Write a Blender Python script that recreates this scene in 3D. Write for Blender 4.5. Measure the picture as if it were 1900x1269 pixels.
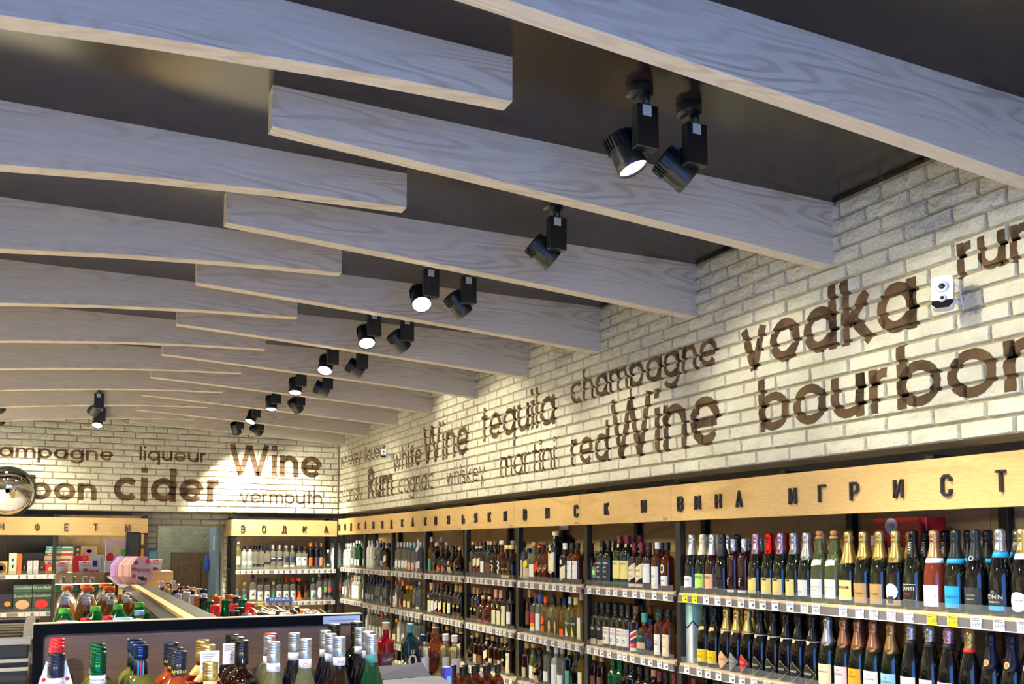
import bpy, math, random
from mathutils import Vector, Matrix, noise
C = bpy.context.scene.collection
for o in list(bpy.data.objects): bpy.data.objects.remove(o)
SC = bpy.context.scene
PI = math.pi
# ------------------------------------------------------------------ camera
EYE = 1.6
cd = bpy.data.cameras.new('camera'); cam = bpy.data.objects.new('camera', cd); C.objects.link(cam)
cam.location = (0, 0, EYE); cam.rotation_euler = (math.radians(94), 0, math.radians(-25.44))
cd.sensor_fit = 'HORIZONTAL'; cd.sensor_width = 36.0; cd.lens = 36.0 * 1724.2 / 1900
cd.shift_y = (893.2 - 634.5) / 1900; cd.clip_start = 0.05; cd.clip_end = 60
SC.camera = cam
# ------------------------------------------------------------------ world, daylight, exposure
w = bpy.data.worlds.new('daylight'); SC.world = w; w.use_nodes = True
bg = w.node_tree.nodes['Background']; bg.inputs[0].default_value = (0.12, 0.32, 0.95, 1); bg.inputs[1].default_value = 5.2
SC.view_settings.view_transform = 'Standard'; SC.view_settings.look = 'None'
SC.view_settings.gamma = 1; SC.view_settings.use_curve_mapping = False
SC.view_settings.exposure = 0.3
LAMP_ON, LAMP_WALL, LAMP_FAR = 340.0, 38.0, 1200.0      # watts of the downward, wall-washing and off-frame spots
LAMP_COL = (1.0, 0.935, 0.70)
SC.cycles.max_bounces = 7; SC.cycles.transmission_bounces = 5; SC.cycles.transparent_max_bounces = 10
SC.cycles.caustics_reflective = False; SC.cycles.caustics_refractive = False
SC.cycles.sample_clamp_indirect = 4.0
pl = bpy.data.lights.new('daylight_portal', 'AREA'); pl.shape = 'RECTANGLE'; pl.size = 3.6; pl.size_y = 2.3
pl.cycles.is_portal = True
po = bpy.data.objects.new('daylight_portal', pl); C.objects.link(po); po.location = (.2, -1.28, 1.45); po.rotation_euler = (math.radians(90), 0, 0)

# ------------------------------------------------------------------ helpers
def lin(h):
    h = h.lstrip('#'); r = []
    for i in (0, 2, 4):
        c = int(h[i:i + 2], 16) / 255
        r.append(c / 12.92 if c <= 0.04045 else ((c + 0.055) / 1.055) ** 2.4)
    return (*r, 1)
MATS = {}
def mat(name, col='#808080', rough=0.5, metal=0.0, trans=0.0, emit=0.0, coat=0.0, ior=1.45, alpha=1.0, spec=0.5):
    if name in MATS: return MATS[name]
    m = bpy.data.materials.new(name); m.use_nodes = True
    b = m.node_tree.nodes['Principled BSDF']; I = b.inputs
    c = lin(col) if isinstance(col, str) else (*col, 1)
    I['Base Color'].default_value = c; I['Roughness'].default_value = rough; I['Metallic'].default_value = metal
    I['Transmission Weight'].default_value = trans; I['IOR'].default_value = ior; I['Coat Weight'].default_value = coat
    I['Specular IOR Level'].default_value = spec; I['Alpha'].default_value = alpha
    if emit: I['Emission Color'].default_value = c; I['Emission Strength'].default_value = emit
    m.diffuse_color = c; MATS[name] = m
    return m
def nodes(m): return m.node_tree.nodes, m.node_tree.links, m.node_tree.nodes['Principled BSDF']
def N(nt, t, **kw):
    n = nt.new(t)
    for k, v in kw.items():
        if k in n.inputs.keys() if isinstance(k, str) else False: n.inputs[k].default_value = v
        else: setattr(n, k, v)
    return n
def ramp(nt, stops):
    r = nt.new('ShaderNodeValToRGB'); e = r.color_ramp.elements
    while len(e) < len(stops): e.new(0.5)
    for el, (p, c) in zip(e, stops): el.position = p; el.color = lin(c) if isinstance(c, str) else (c, c, c, 1)
    return r
def wood(name, light, mid, dark, stretch=(0.55, 5.0, 5.0), lines=8.0, rough=0.5, bump=0.15, vary=False, fine=0.5):
    m = mat(name, mid, rough); nt, L, b = nodes(m)
    tc = N(nt, 'ShaderNodeTexCoord'); mp = N(nt, 'ShaderNodeMapping'); L.new(tc.outputs['Object'], mp.inputs[0])
    mp.inputs['Scale'].default_value = stretch
    if vary:
        oi = N(nt, 'ShaderNodeObjectInfo'); mu = N(nt, 'ShaderNodeMath', operation='MULTIPLY'); mu.inputs[1].default_value = 30
        cx = N(nt, 'ShaderNodeCombineXYZ'); L.new(oi.outputs['Random'], mu.inputs[0]); L.new(mu.outputs[0], cx.inputs[0]); L.new(mu.outputs[0], cx.inputs[1]); L.new(cx.outputs[0], mp.inputs['Location'])
    n1 = N(nt, 'ShaderNodeTexNoise'); n1.inputs['Scale'].default_value = 1.0; n1.inputs['Detail'].default_value = 2.5; n1.inputs['Roughness'].default_value = 0.45; L.new(mp.outputs[0], n1.inputs['Vector'])
    mu1 = N(nt, 'ShaderNodeMath', operation='MULTIPLY'); mu1.inputs[1].default_value = lines * 6.283; L.new(n1.outputs[0], mu1.inputs[0])
    sn = N(nt, 'ShaderNodeMath', operation='SINE'); L.new(mu1.outputs[0], sn.inputs[0])
    r1 = ramp(nt, [(0.45, 0.0), (1.0, 1.0)]); mr = N(nt, 'ShaderNodeMapRange'); mr.inputs['From Min'].default_value = -1; L.new(sn.outputs[0], mr.inputs[0]); L.new(mr.outputs[0], r1.inputs[0])
    n2 = N(nt, 'ShaderNodeTexNoise'); n2.inputs['Scale'].default_value = 9.0; n2.inputs['Detail'].default_value = 4; mp2 = N(nt, 'ShaderNodeMapping'); L.new(tc.outputs['Object'], mp2.inputs[0])
    mp2.inputs['Scale'].default_value = (stretch[0] * 0.6, stretch[1] * 3, stretch[2] * 3); L.new(mp2.outputs[0], n2.inputs['Vector'])
    n3 = N(nt, 'ShaderNodeTexNoise'); n3.inputs['Scale'].default_value = 0.9; L.new(mp.outputs[0], n3.inputs['Vector'])
    r3 = ramp(nt, [(0.42, 0.0), (0.62, 1.0)]); L.new(n3.outputs[0], r3.inputs[0])
    ml = N(nt, 'ShaderNodeMath', operation='MULTIPLY'); L.new(r1.outputs[0], ml.inputs[0]); L.new(r3.outputs[0], ml.inputs[1])
    cr = ramp(nt, [(0.3, light), (0.7, mid)]); L.new(n2.outputs[0], cr.inputs[0])
    mx = N(nt, 'ShaderNodeMix', data_type='RGBA'); mx.inputs[7].default_value = lin(dark)
    mf = N(nt, 'ShaderNodeMath', operation='MULTIPLY'); mf.inputs[1].default_value = fine; L.new(ml.outputs[0], mf.inputs[0])
    L.new(mf.outputs[0], mx.inputs[0]); L.new(cr.outputs[0], mx.inputs[6]); L.new(mx.outputs[2], b.inputs['Base Color'])
    if bump:
        bp = N(nt, 'ShaderNodeBump'); bp.inputs['Strength'].default_value = bump; bp.inputs['Distance'].default_value = 0.002; bp.invert = True
        L.new(ml.outputs[0], bp.inputs['Height']); L.new(bp.outputs[0], b.inputs['Normal'])
    return m
class MB:
    """collects shapes and links them as ONE mesh object"""
    def __init__(s): s.v = []; s.f = []; s.sm = []
    def quad(s, *p, smooth=False):
        n = len(s.v); s.v += [tuple(q) for q in p]; s.f.append(tuple(range(n, n + len(p)))); s.sm.append(smooth); return s
    def box(s, a, b, bev=0.0):
        (x0, y0, z0), (x1, y1, z1) = a, b
        if bev <= 0:
            n = len(s.v); s.v += [(x0, y0, z0), (x1, y0, z0), (x1, y1, z0), (x0, y1, z0), (x0, y0, z1), (x1, y0, z1), (x1, y1, z1), (x0, y1, z1)]
            s.f += [tuple(n + i for i in q) for q in ((0, 3, 2, 1), (4, 5, 6, 7), (0, 1, 5, 4), (1, 2, 6, 5), (2, 3, 7, 6), (3, 0, 4, 7))]; s.sm += [False] * 6
            return s
        e = min(bev, (x1 - x0) / 2.01, (y1 - y0) / 2.01, (z1 - z0) / 2.01)
        n = len(s.v); L = []
        for (z, i) in ((z0, e), (z0 + e, 0), (z1 - e, 0), (z1, e)):
            L.append(len(s.v))
            s.v += [(x0 + i + (e if not i else 0), y0 + i, z), (x1 - i - (e if not i else 0), y0 + i, z), (x1 - i, y0 + i + (e if not i else 0), z), (x1 - i, y1 - i - (e if not i else 0), z),
                    (x1 - i - (e if not i else 0), y1 - i, z), (x0 + i + (e if not i else 0), y1 - i, z), (x0 + i, y1 - i - (e if not i else 0), z), (x0 + i, y0 + i + (e if not i else 0), z)]
        for a_, b_ in zip(L, L[1:]):
            for i in range(8):
                j = (i + 1) % 8; s.f.append((a_ + i, a_ + j, b_ + j, b_ + i)); s.sm.append(False)
        s.f.append(tuple(L[0] + i for i in range(7, -1, -1))); s.f.append(tuple(L[-1] + i for i in range(8))); s.sm += [False] * 2
        return s
    def prism(s, poly, axis, a, b):
        """extrude a 2-D polygon along an axis ('x','y','z') from a to b"""
        def P(p, t): return {'x': (t, p[0], p[1]), 'y': (p[0], t, p[1]), 'z': (p[0], p[1], t)}[axis]
        n = len(s.v); k = len(poly); s.v += [P(p, a) for p in poly] + [P(p, b) for p in poly]
        s.f.append(tuple(n + i for i in range(k))); s.f.append(tuple(n + k + i for i in range(k - 1, -1, -1)))
        for i in range(k): j = (i + 1) % k; s.f.append((n + i, n + k + i, n + k + j, n + j))
        s.sm += [False] * (k + 2); return s
    def lathe(s, prof, n=16, c=(0, 0, 0), sq=None, pw=6, a0=0.0, a1=2 * PI, M=None, smooth=True):
        """prof: (radius, z[, q]); where q = 1 the section is stretched by sq=(sx, sy) and squared with power pw"""
        full = abs(a1 - a0 - 2 * PI) < 1e-6; m = n if full else n + 1; base = len(s.v); sx, sy = sq or (1, 1)
        for p in prof:
            r, z = p[0], p[1]; q = p[2] if len(p) > 2 else 0
            for i in range(m):
                t = a0 + (a1 - a0) * i / n; ct, st = math.cos(t), math.sin(t); k = 1.0
                if q and pw > 2: k = 1 + q * (1 / ((abs(ct) ** pw + abs(st) ** pw) ** (1 / pw)) - 1)
                v = (r * k * ct * (1 + (sx - 1) * q) + c[0], r * k * st * (1 + (sy - 1) * q) + c[1], z + c[2])
                s.v.append(tuple(M @ Vector(v)) if M else v)
        for j in range(len(prof) - 1):
            for i in range(n):
                i2 = (i + 1) % m if full else i + 1
                a = base + j * m
                s.f.append((a + i, a + i2, a + m + i2, a + m + i)); s.sm.append(smooth)
        if full and prof[0][0] > 1e-4: s.f.append(tuple(base + i for i in range(m - 1, -1, -1))); s.sm.append(False)
        if full and prof[-1][0] > 1e-4: s.f.append(tuple(base + (len(prof) - 1) * m + i for i in range(m))); s.sm.append(False)
        return s
    def tube(s, pts, r, n=6):
        pts = [Vector(p) for p in pts]; base = len(s.v)
        for i, p in enumerate(pts):
            d = (pts[min(i + 1, len(pts) - 1)] - pts[max(i - 1, 0)]).normalized(); q = d.to_track_quat('Z', 'Y').to_matrix()
            for k in range(n): s.v.append(tuple(p + q @ Vector((r * math.cos(2 * PI * k / n), r * math.sin(2 * PI * k / n), 0))))
        for i in range(len(pts) - 1):
            for k in range(n): a = base + i * n; s.f.append((a + k, a + (k + 1) % n, a + n + (k + 1) % n, a + n + k)); s.sm.append(True)
        s.f.append(tuple(base + k for k in range(n - 1, -1, -1))); s.f.append(tuple(base + (len(pts) - 1) * n + k for k in range(n))); s.sm += [False] * 2
        return s
    def mesh(s, name, m):
        me = bpy.data.meshes.new(name); me.from_pydata(s.v, [], s.f); me.polygons.foreach_set('use_smooth', s.sm)
        if m: me.materials.append(m)
        me.update(); return me
    def build(s, name, m, parent=None, loc=None):
        o = bpy.data.objects.new(name, s.mesh(name, m)); C.objects.link(o)
        if parent: o.parent = parent
        if loc: o.location = loc
        return o
def inst(name, me, parent=None, loc=(0, 0, 0), rot=None):
    o = bpy.data.objects.new(name, me); C.objects.link(o); o.location = loc
    if parent: o.parent = parent
    if rot: o.rotation_euler = rot
    return o
def tag(o, label=None, cat=None, group=None, kind=None):
    if label: o['label'] = label
    if cat: o['category'] = cat
    if group: o['group'] = group
    if kind: o['kind'] = kind
    return o
def thing(name, label, cat, loc=(0, 0, 0), rz=0, group=None):
    o = bpy.data.objects.new(name, None); C.objects.link(o); o.empty_display_size = 0.05
    o.location = loc; o.rotation_euler = (0, 0, rz); return tag(o, label, cat, group)
def dup(root, loc, rz=None, label=None, group=None):
    r = root.copy(); C.objects.link(r); r.location = loc
    if rz is not None: r.rotation_euler = (0, 0, rz)
    if label: r['label'] = label
    if group: r['group'] = group
    for ch in root.children:
        c = ch.copy(); C.objects.link(c); c.parent = r
        for g in ch.children: d = g.copy(); C.objects.link(d); d.parent = c
    return r
ORD = ['first', 'second', 'third', 'fourth', 'fifth', 'sixth', 'seventh', 'eighth', 'ninth', 'tenth', 'eleventh', 'twelfth', 'thirteenth', 'fourteenth', 'fifteenth', 'sixteenth', 'seventeenth', 'eighteenth', 'nineteenth', 'twentieth', '21st', '22nd', '23rd', '24th', '25th', '26th', '27th', '28th']
_tc = {}
def text_tris(body, size):
    """flat triangles of a text in Blender's own font, centred: list of 3 (x, y) points"""
    if (body, size) in _tc: return _tc[body, size]
    cu = bpy.data.curves.new('t', 'FONT'); cu.body = body; cu.size = size; cu.align_x = 'CENTER'; cu.align_y = 'CENTER'; cu.resolution_u = 2
    o = bpy.data.objects.new('t', cu); C.objects.link(o); bpy.context.view_layer.update()
    me = o.to_mesh(); me.calc_loop_triangles()
    t = [[tuple(me.vertices[i].co[:2]) for i in lt.vertices] for lt in me.loop_triangles]
    o.to_mesh_clear(); bpy.data.objects.remove(o); bpy.data.curves.remove(cu); _tc[body, size] = t
    return t

# ------------------------------------------------------------------ materials of the setting
BEAMW = wood('ash_laminate', '#DED3C2', '#CCC0B0', '#988C7E', stretch=(0.75, 5.0, 5.5), lines=17, rough=0.42, bump=0.3, fine=0.6)
OAKW = wood('oak_laminate', '#D6B680', '#C9A46B', '#A98049', stretch=(5.0, 0.8, 5.0), lines=5, rough=0.4, bump=0.1, vary=False, fine=0.45)
OAKX = wood('oak_laminate_back', '#D6B680', '#C9A46B', '#A98049', stretch=(0.8, 5.0, 5.0), lines=5, rough=0.4, bump=0.1, fine=0.45)
BACKW = wood('brown_oak_panel', '#BDA278', '#A88E62', '#846B45', stretch=(5.0, 0.7, 5.0), lines=5, rough=0.5, bump=0.1, fine=0.5)
PANELW = wood('grey_brown_panel', '#76625A', '#65534B', '#4A3C35', stretch=(0.9, 5.0, 6.0), lines=5, rough=0.5, bump=0.1, fine=0.5)
SHELFW = mat('shelf_board_oak', '#D8C09A', 0.5)
CEIL = mat('glossy_dark_ceiling', '#120D0F', 0.2, spec=0.4)
BLACKM = mat('black_powder_coat', '#101315', 0.45)
NAVYM = mat('dark_blue_black_frame', '#04080D', 0.6, spec=.08)
def brickmat(name, c1, c2):
    m = mat(name, c1, 0.85); nt, L, b = nodes(m)
    ge = N(nt, 'ShaderNodeNewGeometry')
    n1 = N(nt, 'ShaderNodeTexNoise'); n1.inputs['Scale'].default_value = 6; n1.inputs['Detail'].default_value = 5; L.new(ge.outputs['Position'], n1.inputs['Vector'])
    cr = ramp(nt, [(0.35, c1), (0.7, c2)]); L.new(n1.outputs[0], cr.inputs[0]); L.new(cr.outputs[0], b.inputs['Base Color'])
    n2 = N(nt, 'ShaderNodeTexNoise'); n2.inputs['Scale'].default_value = 38; n2.inputs['Detail'].default_value = 5; n2.inputs['Roughness'].default_value = 0.62; L.new(ge.outputs['Position'], n2.inputs['Vector'])
    bp = N(nt, 'ShaderNodeBump'); bp.inputs['Strength'].default_value = 1.0; bp.inputs['Distance'].default_value = 0.02
    L.new(n2.outputs[0], bp.inputs['Height']); L.new(bp.outputs[0], b.inputs['Normal'])
    return m
BRICK = brickmat('cream_painted_brick', '#E8E5D4', '#D8D4BF')
MORTAR = brickmat('joint_shade_mortar', '#B9AE90', '#A89C7C')  # tan darkened so the colour carries the joint shadows under the bricks
PAINT = brickmat('brown_letter_paint', '#463527', '#6A5238')

# ------------------------------------------------------------------ room shell
ZC = 3.118
XL, YF = -6.0, -1.3
YB, XR = 11.3, 3.0           # faces of the brick bulkheads
fm = mat('floor_tile_grey', '#9A938A', 0.35)
nt, L, b = nodes(fm); ge = N(nt, 'ShaderNodeNewGeometry'); bt = N(nt, 'ShaderNodeTexBrick'); L.new(ge.outputs['Position'], bt.inputs['Vector'])
bt.inputs['Scale'].default_value = 1; bt.inputs['Brick Width'].default_value = 0.6; bt.inputs['Row Height'].default_value = 0.6; bt.offset = 0; bt.inputs['Mortar Size'].default_value = 0.004
bt.inputs['Color1'].default_value = lin('#E6E0D6'); bt.inputs['Color2'].default_value = lin('#DDD7CC'); bt.inputs['Mortar'].default_value = lin('#6B655E'); L.new(bt.outputs[0], b.inputs['Base Color'])
tag(MB().box((XL - .1, YF - .1, -0.1), (3.75, 13.9, 0)).build('floor', fm), kind='structure')
tag(MB().box((XL - .1, YF - .1, ZC), (3.75, 13.9, ZC + 0.1)).build('ceiling', CEIL), kind='structure')
WALLP = mat('plain_wall_paint', '#C9C2B4', 0.8)
tag(MB().box((XL - .1, YF - .1, 0), (XL, 13.9, ZC)).build('wall_left', WALLP), kind='structure')
fw = tag(MB().box((XL, YF - .1, 0), (3.7, YF, 0.3)).box((XL, YF - .1, 2.6), (3.7, YF, ZC)).box((XL, YF - .1, .3), (-1.6, YF, 2.6)).box((2.0, YF - .1, .3), (3.7, YF, 2.6)).build('wall_front', WALLP), kind='structure')
wn = MB()
for x in (-1.6, -.3, 1.0, 1.94): wn.box((x, YF - .08, 0.3), (x + .06, YF - .02, 2.9))
wn.box((-1.6, YF - .08, 0.3), (2.0, YF - .02, 0.36)); wn.box((-1.6, YF - .08, 2.54), (2.0, YF - .02, 2.6))
tag(wn.build('window_1', mat('white_window_frame', '#D8DAD8', 0.4)), kind='structure')
# ------------------------------------------------------------------ brick walls
BH, BW, PROUD = 0.0693, 0.228, 0.017
rb = random.Random(5)
def brick_local(wd, rnd):
    """front relief of one brick in (u, z, d), origin at its lower left; returns verts and triangles"""
    hgt = BH - 0.009; wd = wd - 0.010; e = 0.0045; nx, nz = 4, 2
    V = [(0, 0, 0), (wd, 0, 0), (wd, hgt, 0), (0, hgt, 0)]; G = {}
    for j in range(nz + 1):
        for i in range(nx + 1):
            u = e + (wd - 2 * e) * i / nx; z = e + (hgt - 2 * e) * j / nz
            ed = i in (0, nx) or j in (0, nz)
            if 0 < i < nx and wd > .08: u += rnd.uniform(-.008, .008)
            if j == 1: z += rnd.uniform(-.006, .006)
            G[i, j] = len(V); V.append((u + rnd.uniform(-.0012, .0012), z + rnd.uniform(-.0015, .0015), PROUD + (rnd.uniform(-.004, .001) if ed else rnd.uniform(-.003, .006))))
    T = []
    for j in range(nz):
        for i in range(nx):
            a, b, c, d = G[i, j], G[i + 1, j], G[i + 1, j + 1], G[i, j + 1]
            T += [(a, b, c), (a, c, d)] if rnd.random() < .5 else [(a, b, d), (b, c, d)]
    bot = [G[i, 0] for i in range(nx + 1)]; top = [G[i, nz] for i in range(nx + 1)]
    def fan(c0, c1, row):
        h = len(row) // 2
        for i in range(len(row) - 1): T.append((c0 if i < h else c1, row[i + 1], row[i]))
        T.append((c0, c1, row[h]))
    fan(0, 1, bot); fan(2, 3, top[::-1])
    lf = [G[0, j] for j in range(nz + 1)]; rt = [G[nx, j] for j in range(nz + 1)]
    fan(3, 0, lf[::-1]); fan(1, 2, rt)
    return V, T
VARS = {wd: [brick_local(wd, rb) for _ in range(14 if wd == BW else 5)] for wd in (BW, BW / 2, BW * .75)}
def wpos(side, u, z, d):       # wall coordinates to world coordinates
    return (XR + PROUD - d, u, z) if side == 'right' else (u, YB + PROUD - d, z)
def clip(poly, tri):
    a, b, c = tri
    if (b[0] - a[0]) * (c[1] - a[1]) - (b[1] - a[1]) * (c[0] - a[0]) < 0: b, c = c, b
    for p, q in ((a, b), (b, c), (c, a)):
        dx, dy = q[0] - p[0], q[1] - p[1]; out = []
        S = [dx * (v[1] - p[1]) - dy * (v[0] - p[0]) for v in poly]
        for i in range(len(poly)):
            j = (i + 1) % len(poly)
            if S[i] >= 0: out.append(poly[i])
            if (S[i] >= 0) != (S[j] >= 0):
                t = S[i] / (S[i] - S[j]); out.append((poly[i][0] + (poly[j][0] - poly[i][0]) * t, poly[i][1] + (poly[j][1] - poly[i][1]) * t))
        poly = out
        if len(poly) < 3: return None
    return poly
# --- a small stroke alphabet (x-height 1, ascender 1.42, descender -0.42)
def arc(cx, cy, rx, ry, a0, a1, n=None):
    n = n or max(3, int(abs(a1 - a0) / 20)); return [(cx + rx * math.cos(math.radians(a0 + (a1 - a0) * i / n)), cy + ry * math.sin(math.radians(a0 + (a1 - a0) * i / n))) for i in range(n + 1)]
def glyph(ch, w):
    """centre-line strokes and advance width"""
    h = w / 2; r = .5 - h; A = 1.42; S = []; adv = 1.0
    O = arc(.5, .5, r, r, 0, 360)
    if ch in 'oadbqpg':
        S.append(O)
        if ch == 'a': S.append([(1 - h, 0), (1 - h, 1)])
        if ch == 'd': S.append([(1 - h, 0), (1 - h, A)])
        if ch == 'b': S.append([(h, 0), (h, A)])
        if ch == 'p': S.append([(h, -.42), (h, 1)])
        if ch == 'q': S.append([(1 - h, -.42), (1 - h, 1)])
        if ch == 'g': S.append([(1 - h, 1), (1 - h, .02)] + arc(.5, -.02, r, .4 - h, 0, -158)[0:])
    elif ch == 'c': S.append(arc(.5, .5, r, r, 42, 318)); adv = .92
    elif ch == 'e': S.append(arc(.5, .5, r, r, 0, 322)); S.append([(h, .47), (1 - h, .47)])
    elif ch in 'nhu':
        W_ = .88; rr = (W_ - w) / 2; adv = W_
        if ch == 'u': S += [[(h, 1), (h, .5)] + arc(W_ / 2, rr + h, rr, rr, 180, 360) + [(W_ - h, 1)], [(W_ - h, 0), (W_ - h, 1)]]
        else: S += [[(h, 0), (h, A if ch == 'h' else 1)], arc(W_ / 2, 1 - rr - h, rr, rr, 180, 0) + [(W_ - h, 0)]]
    elif ch == 'm':
        rr = .27 + h * .2; S.append([(h, 0), (h, 1)]); x = h
        for _ in range(2): S.append(arc(x + rr, 1 - rr - h, rr, rr, 180, 0) + [(x + 2 * rr, 0)]); x += 2 * rr
        adv = x + h
    elif ch == 'r': S += [[(h, 0), (h, 1)], arc(h + .3, 1 - .3 - h, .3, .3, 180, 80)]; adv = .56
    elif ch == 't': S += [[(.28, 0), (.28, 1.3)], [(.02, 1 - h), (.56, 1 - h)]]; adv = .58
    elif ch == 'i': S += [[(h, 0), (h, 1)], [(h, 1.2), (h, 1.42)]]; adv = w
    elif ch == 'l': S += [[(h, 0), (h, A)]]; adv = w
    elif ch == 'k': S += [[(h, 0), (h, A)], [(w * .8, .42), (.74, 1)], [(w * 1.2, .58), (.82, 0)]]; adv = .86
    elif ch == 'v': S += [[(h, 1), (.46, 0)], [(.46, 0), (.92 - h, 1)]]; adv = .92
    elif ch == 'y': S += [[(h, 1), (.47, .05)], [(.92 - h, 1), (.3, -.42)]]; adv = .92
    elif ch == 'w': S += [[(h, 1), (.37, 0)], [(.37, 0), (.66, .95)], [(.66, .95), (.95, 0)], [(.95, 0), (1.32 - h, 1)]]; adv = 1.32
    elif ch == 'W': S += [[(h, A), (.5, 0)], [(.5, 0), (.9, A * .97)], [(.9, A * .97), (1.3, 0)], [(1.3, 0), (1.8 - h, A)]]; adv = 1.8
    elif ch == 's': S.append(arc(.36, .72, .26 - h * .2, .28 - h, 30, 270, 8) + arc(.36, .28 + .0, .28 - h * .2, .28 - h, 90, -150, 8)); adv = .72
    elif ch == 'R': S += [[(h, 0), (h, A)], [(h, A - h), (.5, A - h)] + arc(.5, A - .38, .3, .38 - h, 90, -90) + [(h, A - .76 + h)], [(.42, A - .76), (.86, 0)]]; adv = .95
    elif ch == ' ': adv = .6
    return S, adv
def stroke_quads(S, w):
    out = []
    for st in S:
        P = [Vector(p) for p in st]; closed = (P[0] - P[-1]).length < 1e-6; offs = []
        for i, p in enumerate(P):
            a = P[i - 1] if i else (P[-2] if closed else None); b = P[i + 1] if i < len(P) - 1 else (P[1] if closed else None)
            d1 = (p - a).normalized() if a is not None else None; d2 = (b - p).normalized() if b is not None else None
            d = (d1 or d2) if (d1 is None or d2 is None) else (d1 + d2).normalized()
            nn = Vector((-d.y, d.x)); sc = w / 2 / max(.45, abs(nn.dot(Vector((-(d2 or d1).y, (d2 or d1).x))))); offs.append(nn * sc)
        for i in range(len(P) - 1): out.append([tuple(P[i] - offs[i]), tuple(P[i + 1] - offs[i + 1]), tuple(P[i + 1] + offs[i + 1]), tuple(P[i] + offs[i])])
    return out
def word_polys(text, u0, u1, base, xh, wgt):
    """u0 = where the first letter starts, u1 = where the last one ends"""
    x = 0; G = []
    for ch in text: S, adv = glyph(ch, wgt); G.append((x, stroke_quads(S, wgt))); x += adv + .16 - wgt * .15
    k = (u1 - u0) / (x - .16 + wgt * .15)
    return [[(u0 + (gx + p[0]) * k, base + p[1] * xh) for p in q] for gx, Q in G for q in Q]
def brick_wall(side, wall, u0, u1, z0, z1, flip, limit, words, corner=None):
    bricks = []; j = 0; z = z0
    while z < z1 - .01:
        u = u0 - (BW / 2 if j % 2 else 0) - .03 * (j % 3 == 2)
        while u < u1 - .01:
            a, b = max(u, u0), min(u + BW, u1)
            if b - a > .03: bricks.append((a, b, z, rb.randrange(14), j))
            u += BW
        z += BH; j += 1
    rnd = random.Random(3); big = {}; stuff = MB(); made = []
    bricks.sort(key=lambda q: q[0] if side == 'right' else -q[0])
    for n, (a, b, z, vi, j) in enumerate(bricks):
        wd = b - a; key = BW if wd > BW * .87 else (BW * .75 if wd > BW * .6 else BW / 2); V, T = VARS[key][vi % len(VARS[key])]; k = wd / key
        zt = min(1, (z1 - z) / BH) if z + BH > z1 else 1
        made.append((a, z, k, zt, V, T, key, vi))
        if n < limit:
            mk = (key, vi % len(VARS[key]), round(k, 3), round(zt, 2))
            if mk not in big:
                m = MB(); m.v = [wpos(side, v[0] * k, v[1] * zt, v[2]) for v in V]
                off = wpos(side, 0, 0, 0); m.v = [(p[0] - off[0], p[1] - off[1], p[2]) for p in m.v]
                m.f = [t[::-1] if side == 'right' else t for t in T]; m.sm = [False] * len(T); big[mk] = m.mesh('brick', BRICK)
            inst('brick', big[mk], wall, wpos(side, a, z, 0))
        else:
            q = len(stuff.v); stuff.v += [wpos(side, a + v[0] * k, z + v[1] * zt, v[2]) for v in V]
            stuff.f += [tuple(q + i for i in (t[::-1] if side == 'right' else t)) for t in T]; stuff.sm += [False] * len(T)
    if stuff.v: tag(stuff.build('brickwork', BRICK, wall), kind='stuff')
    for (text, label, parts) in words:
        m = MB(); polys = [p for q in parts for p in word_polys(*q)]
        def put(pl, ds):
            n = len(m.v); m.v += [wpos(side, p[0], p[1], d) for p, d in zip(pl, ds)]; m.f.append(tuple(range(n, n + len(pl)))); m.sm.append(False)
        PB = [(min(p[0] for p in q), max(p[0] for p in q), min(p[1] for p in q), max(p[1] for p in q), q) for q in polys]
        lo, hi = min(q[0] for q in PB), max(q[1] for q in PB); zl, zh = min(q[2] for q in PB), max(q[3] for q in PB)
        for q in PB: put(q[4], [.0009] * len(q[4]))
        for (a, z, k, zt, V, T, key, vi) in made:
            if a > hi or a + key < lo or z > zh or z + BH < zl: continue
            for q in PB:
                if q[0] > a + key or q[1] < a or q[2] > z + BH or q[3] < z: continue
                for t in T:
                    A, B, D = [(a + V[i][0] * k, z + V[i][1] * zt, V[i][2]) for i in t]
                    if max(A[0], B[0], D[0]) < q[0] or min(A[0], B[0], D[0]) > q[1] or max(A[1], B[1], D[1]) < q[2] or min(A[1], B[1], D[1]) > q[3]: continue
                    r = clip(q[4], (A[:2], B[:2], D[:2]))
                    if not r: continue
                    den = (B[1] - D[1]) * (A[0] - D[0]) + (D[0] - B[0]) * (A[1] - D[1])
                    if abs(den) < 1e-9: continue
                    ds = []
                    for p in r:
                        l1 = ((B[1] - D[1]) * (p[0] - D[0]) + (D[0] - B[0]) * (p[1] - D[1])) / den; l2 = ((D[1] - A[1]) * (p[0] - D[0]) + (A[0] - D[0]) * (p[1] - D[1])) / den
                        ds.append(l1 * A[2] + l2 * B[2] + (1 - l1 - l2) * D[2] + .0009)
                    put(r, ds)
        tag(m.build('painted_word', PAINT, wall), label)
wr = tag(MB().box((XR + PROUD, YF, 2.0), (XR + .25, YB + .3, ZC)).box((3.56, YF, 0), (3.7, 13.8, ZC)).build('wall_right', MORTAR), kind='structure')
P1, P2, P3 = 2.128, 2.448, 2.55
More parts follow.
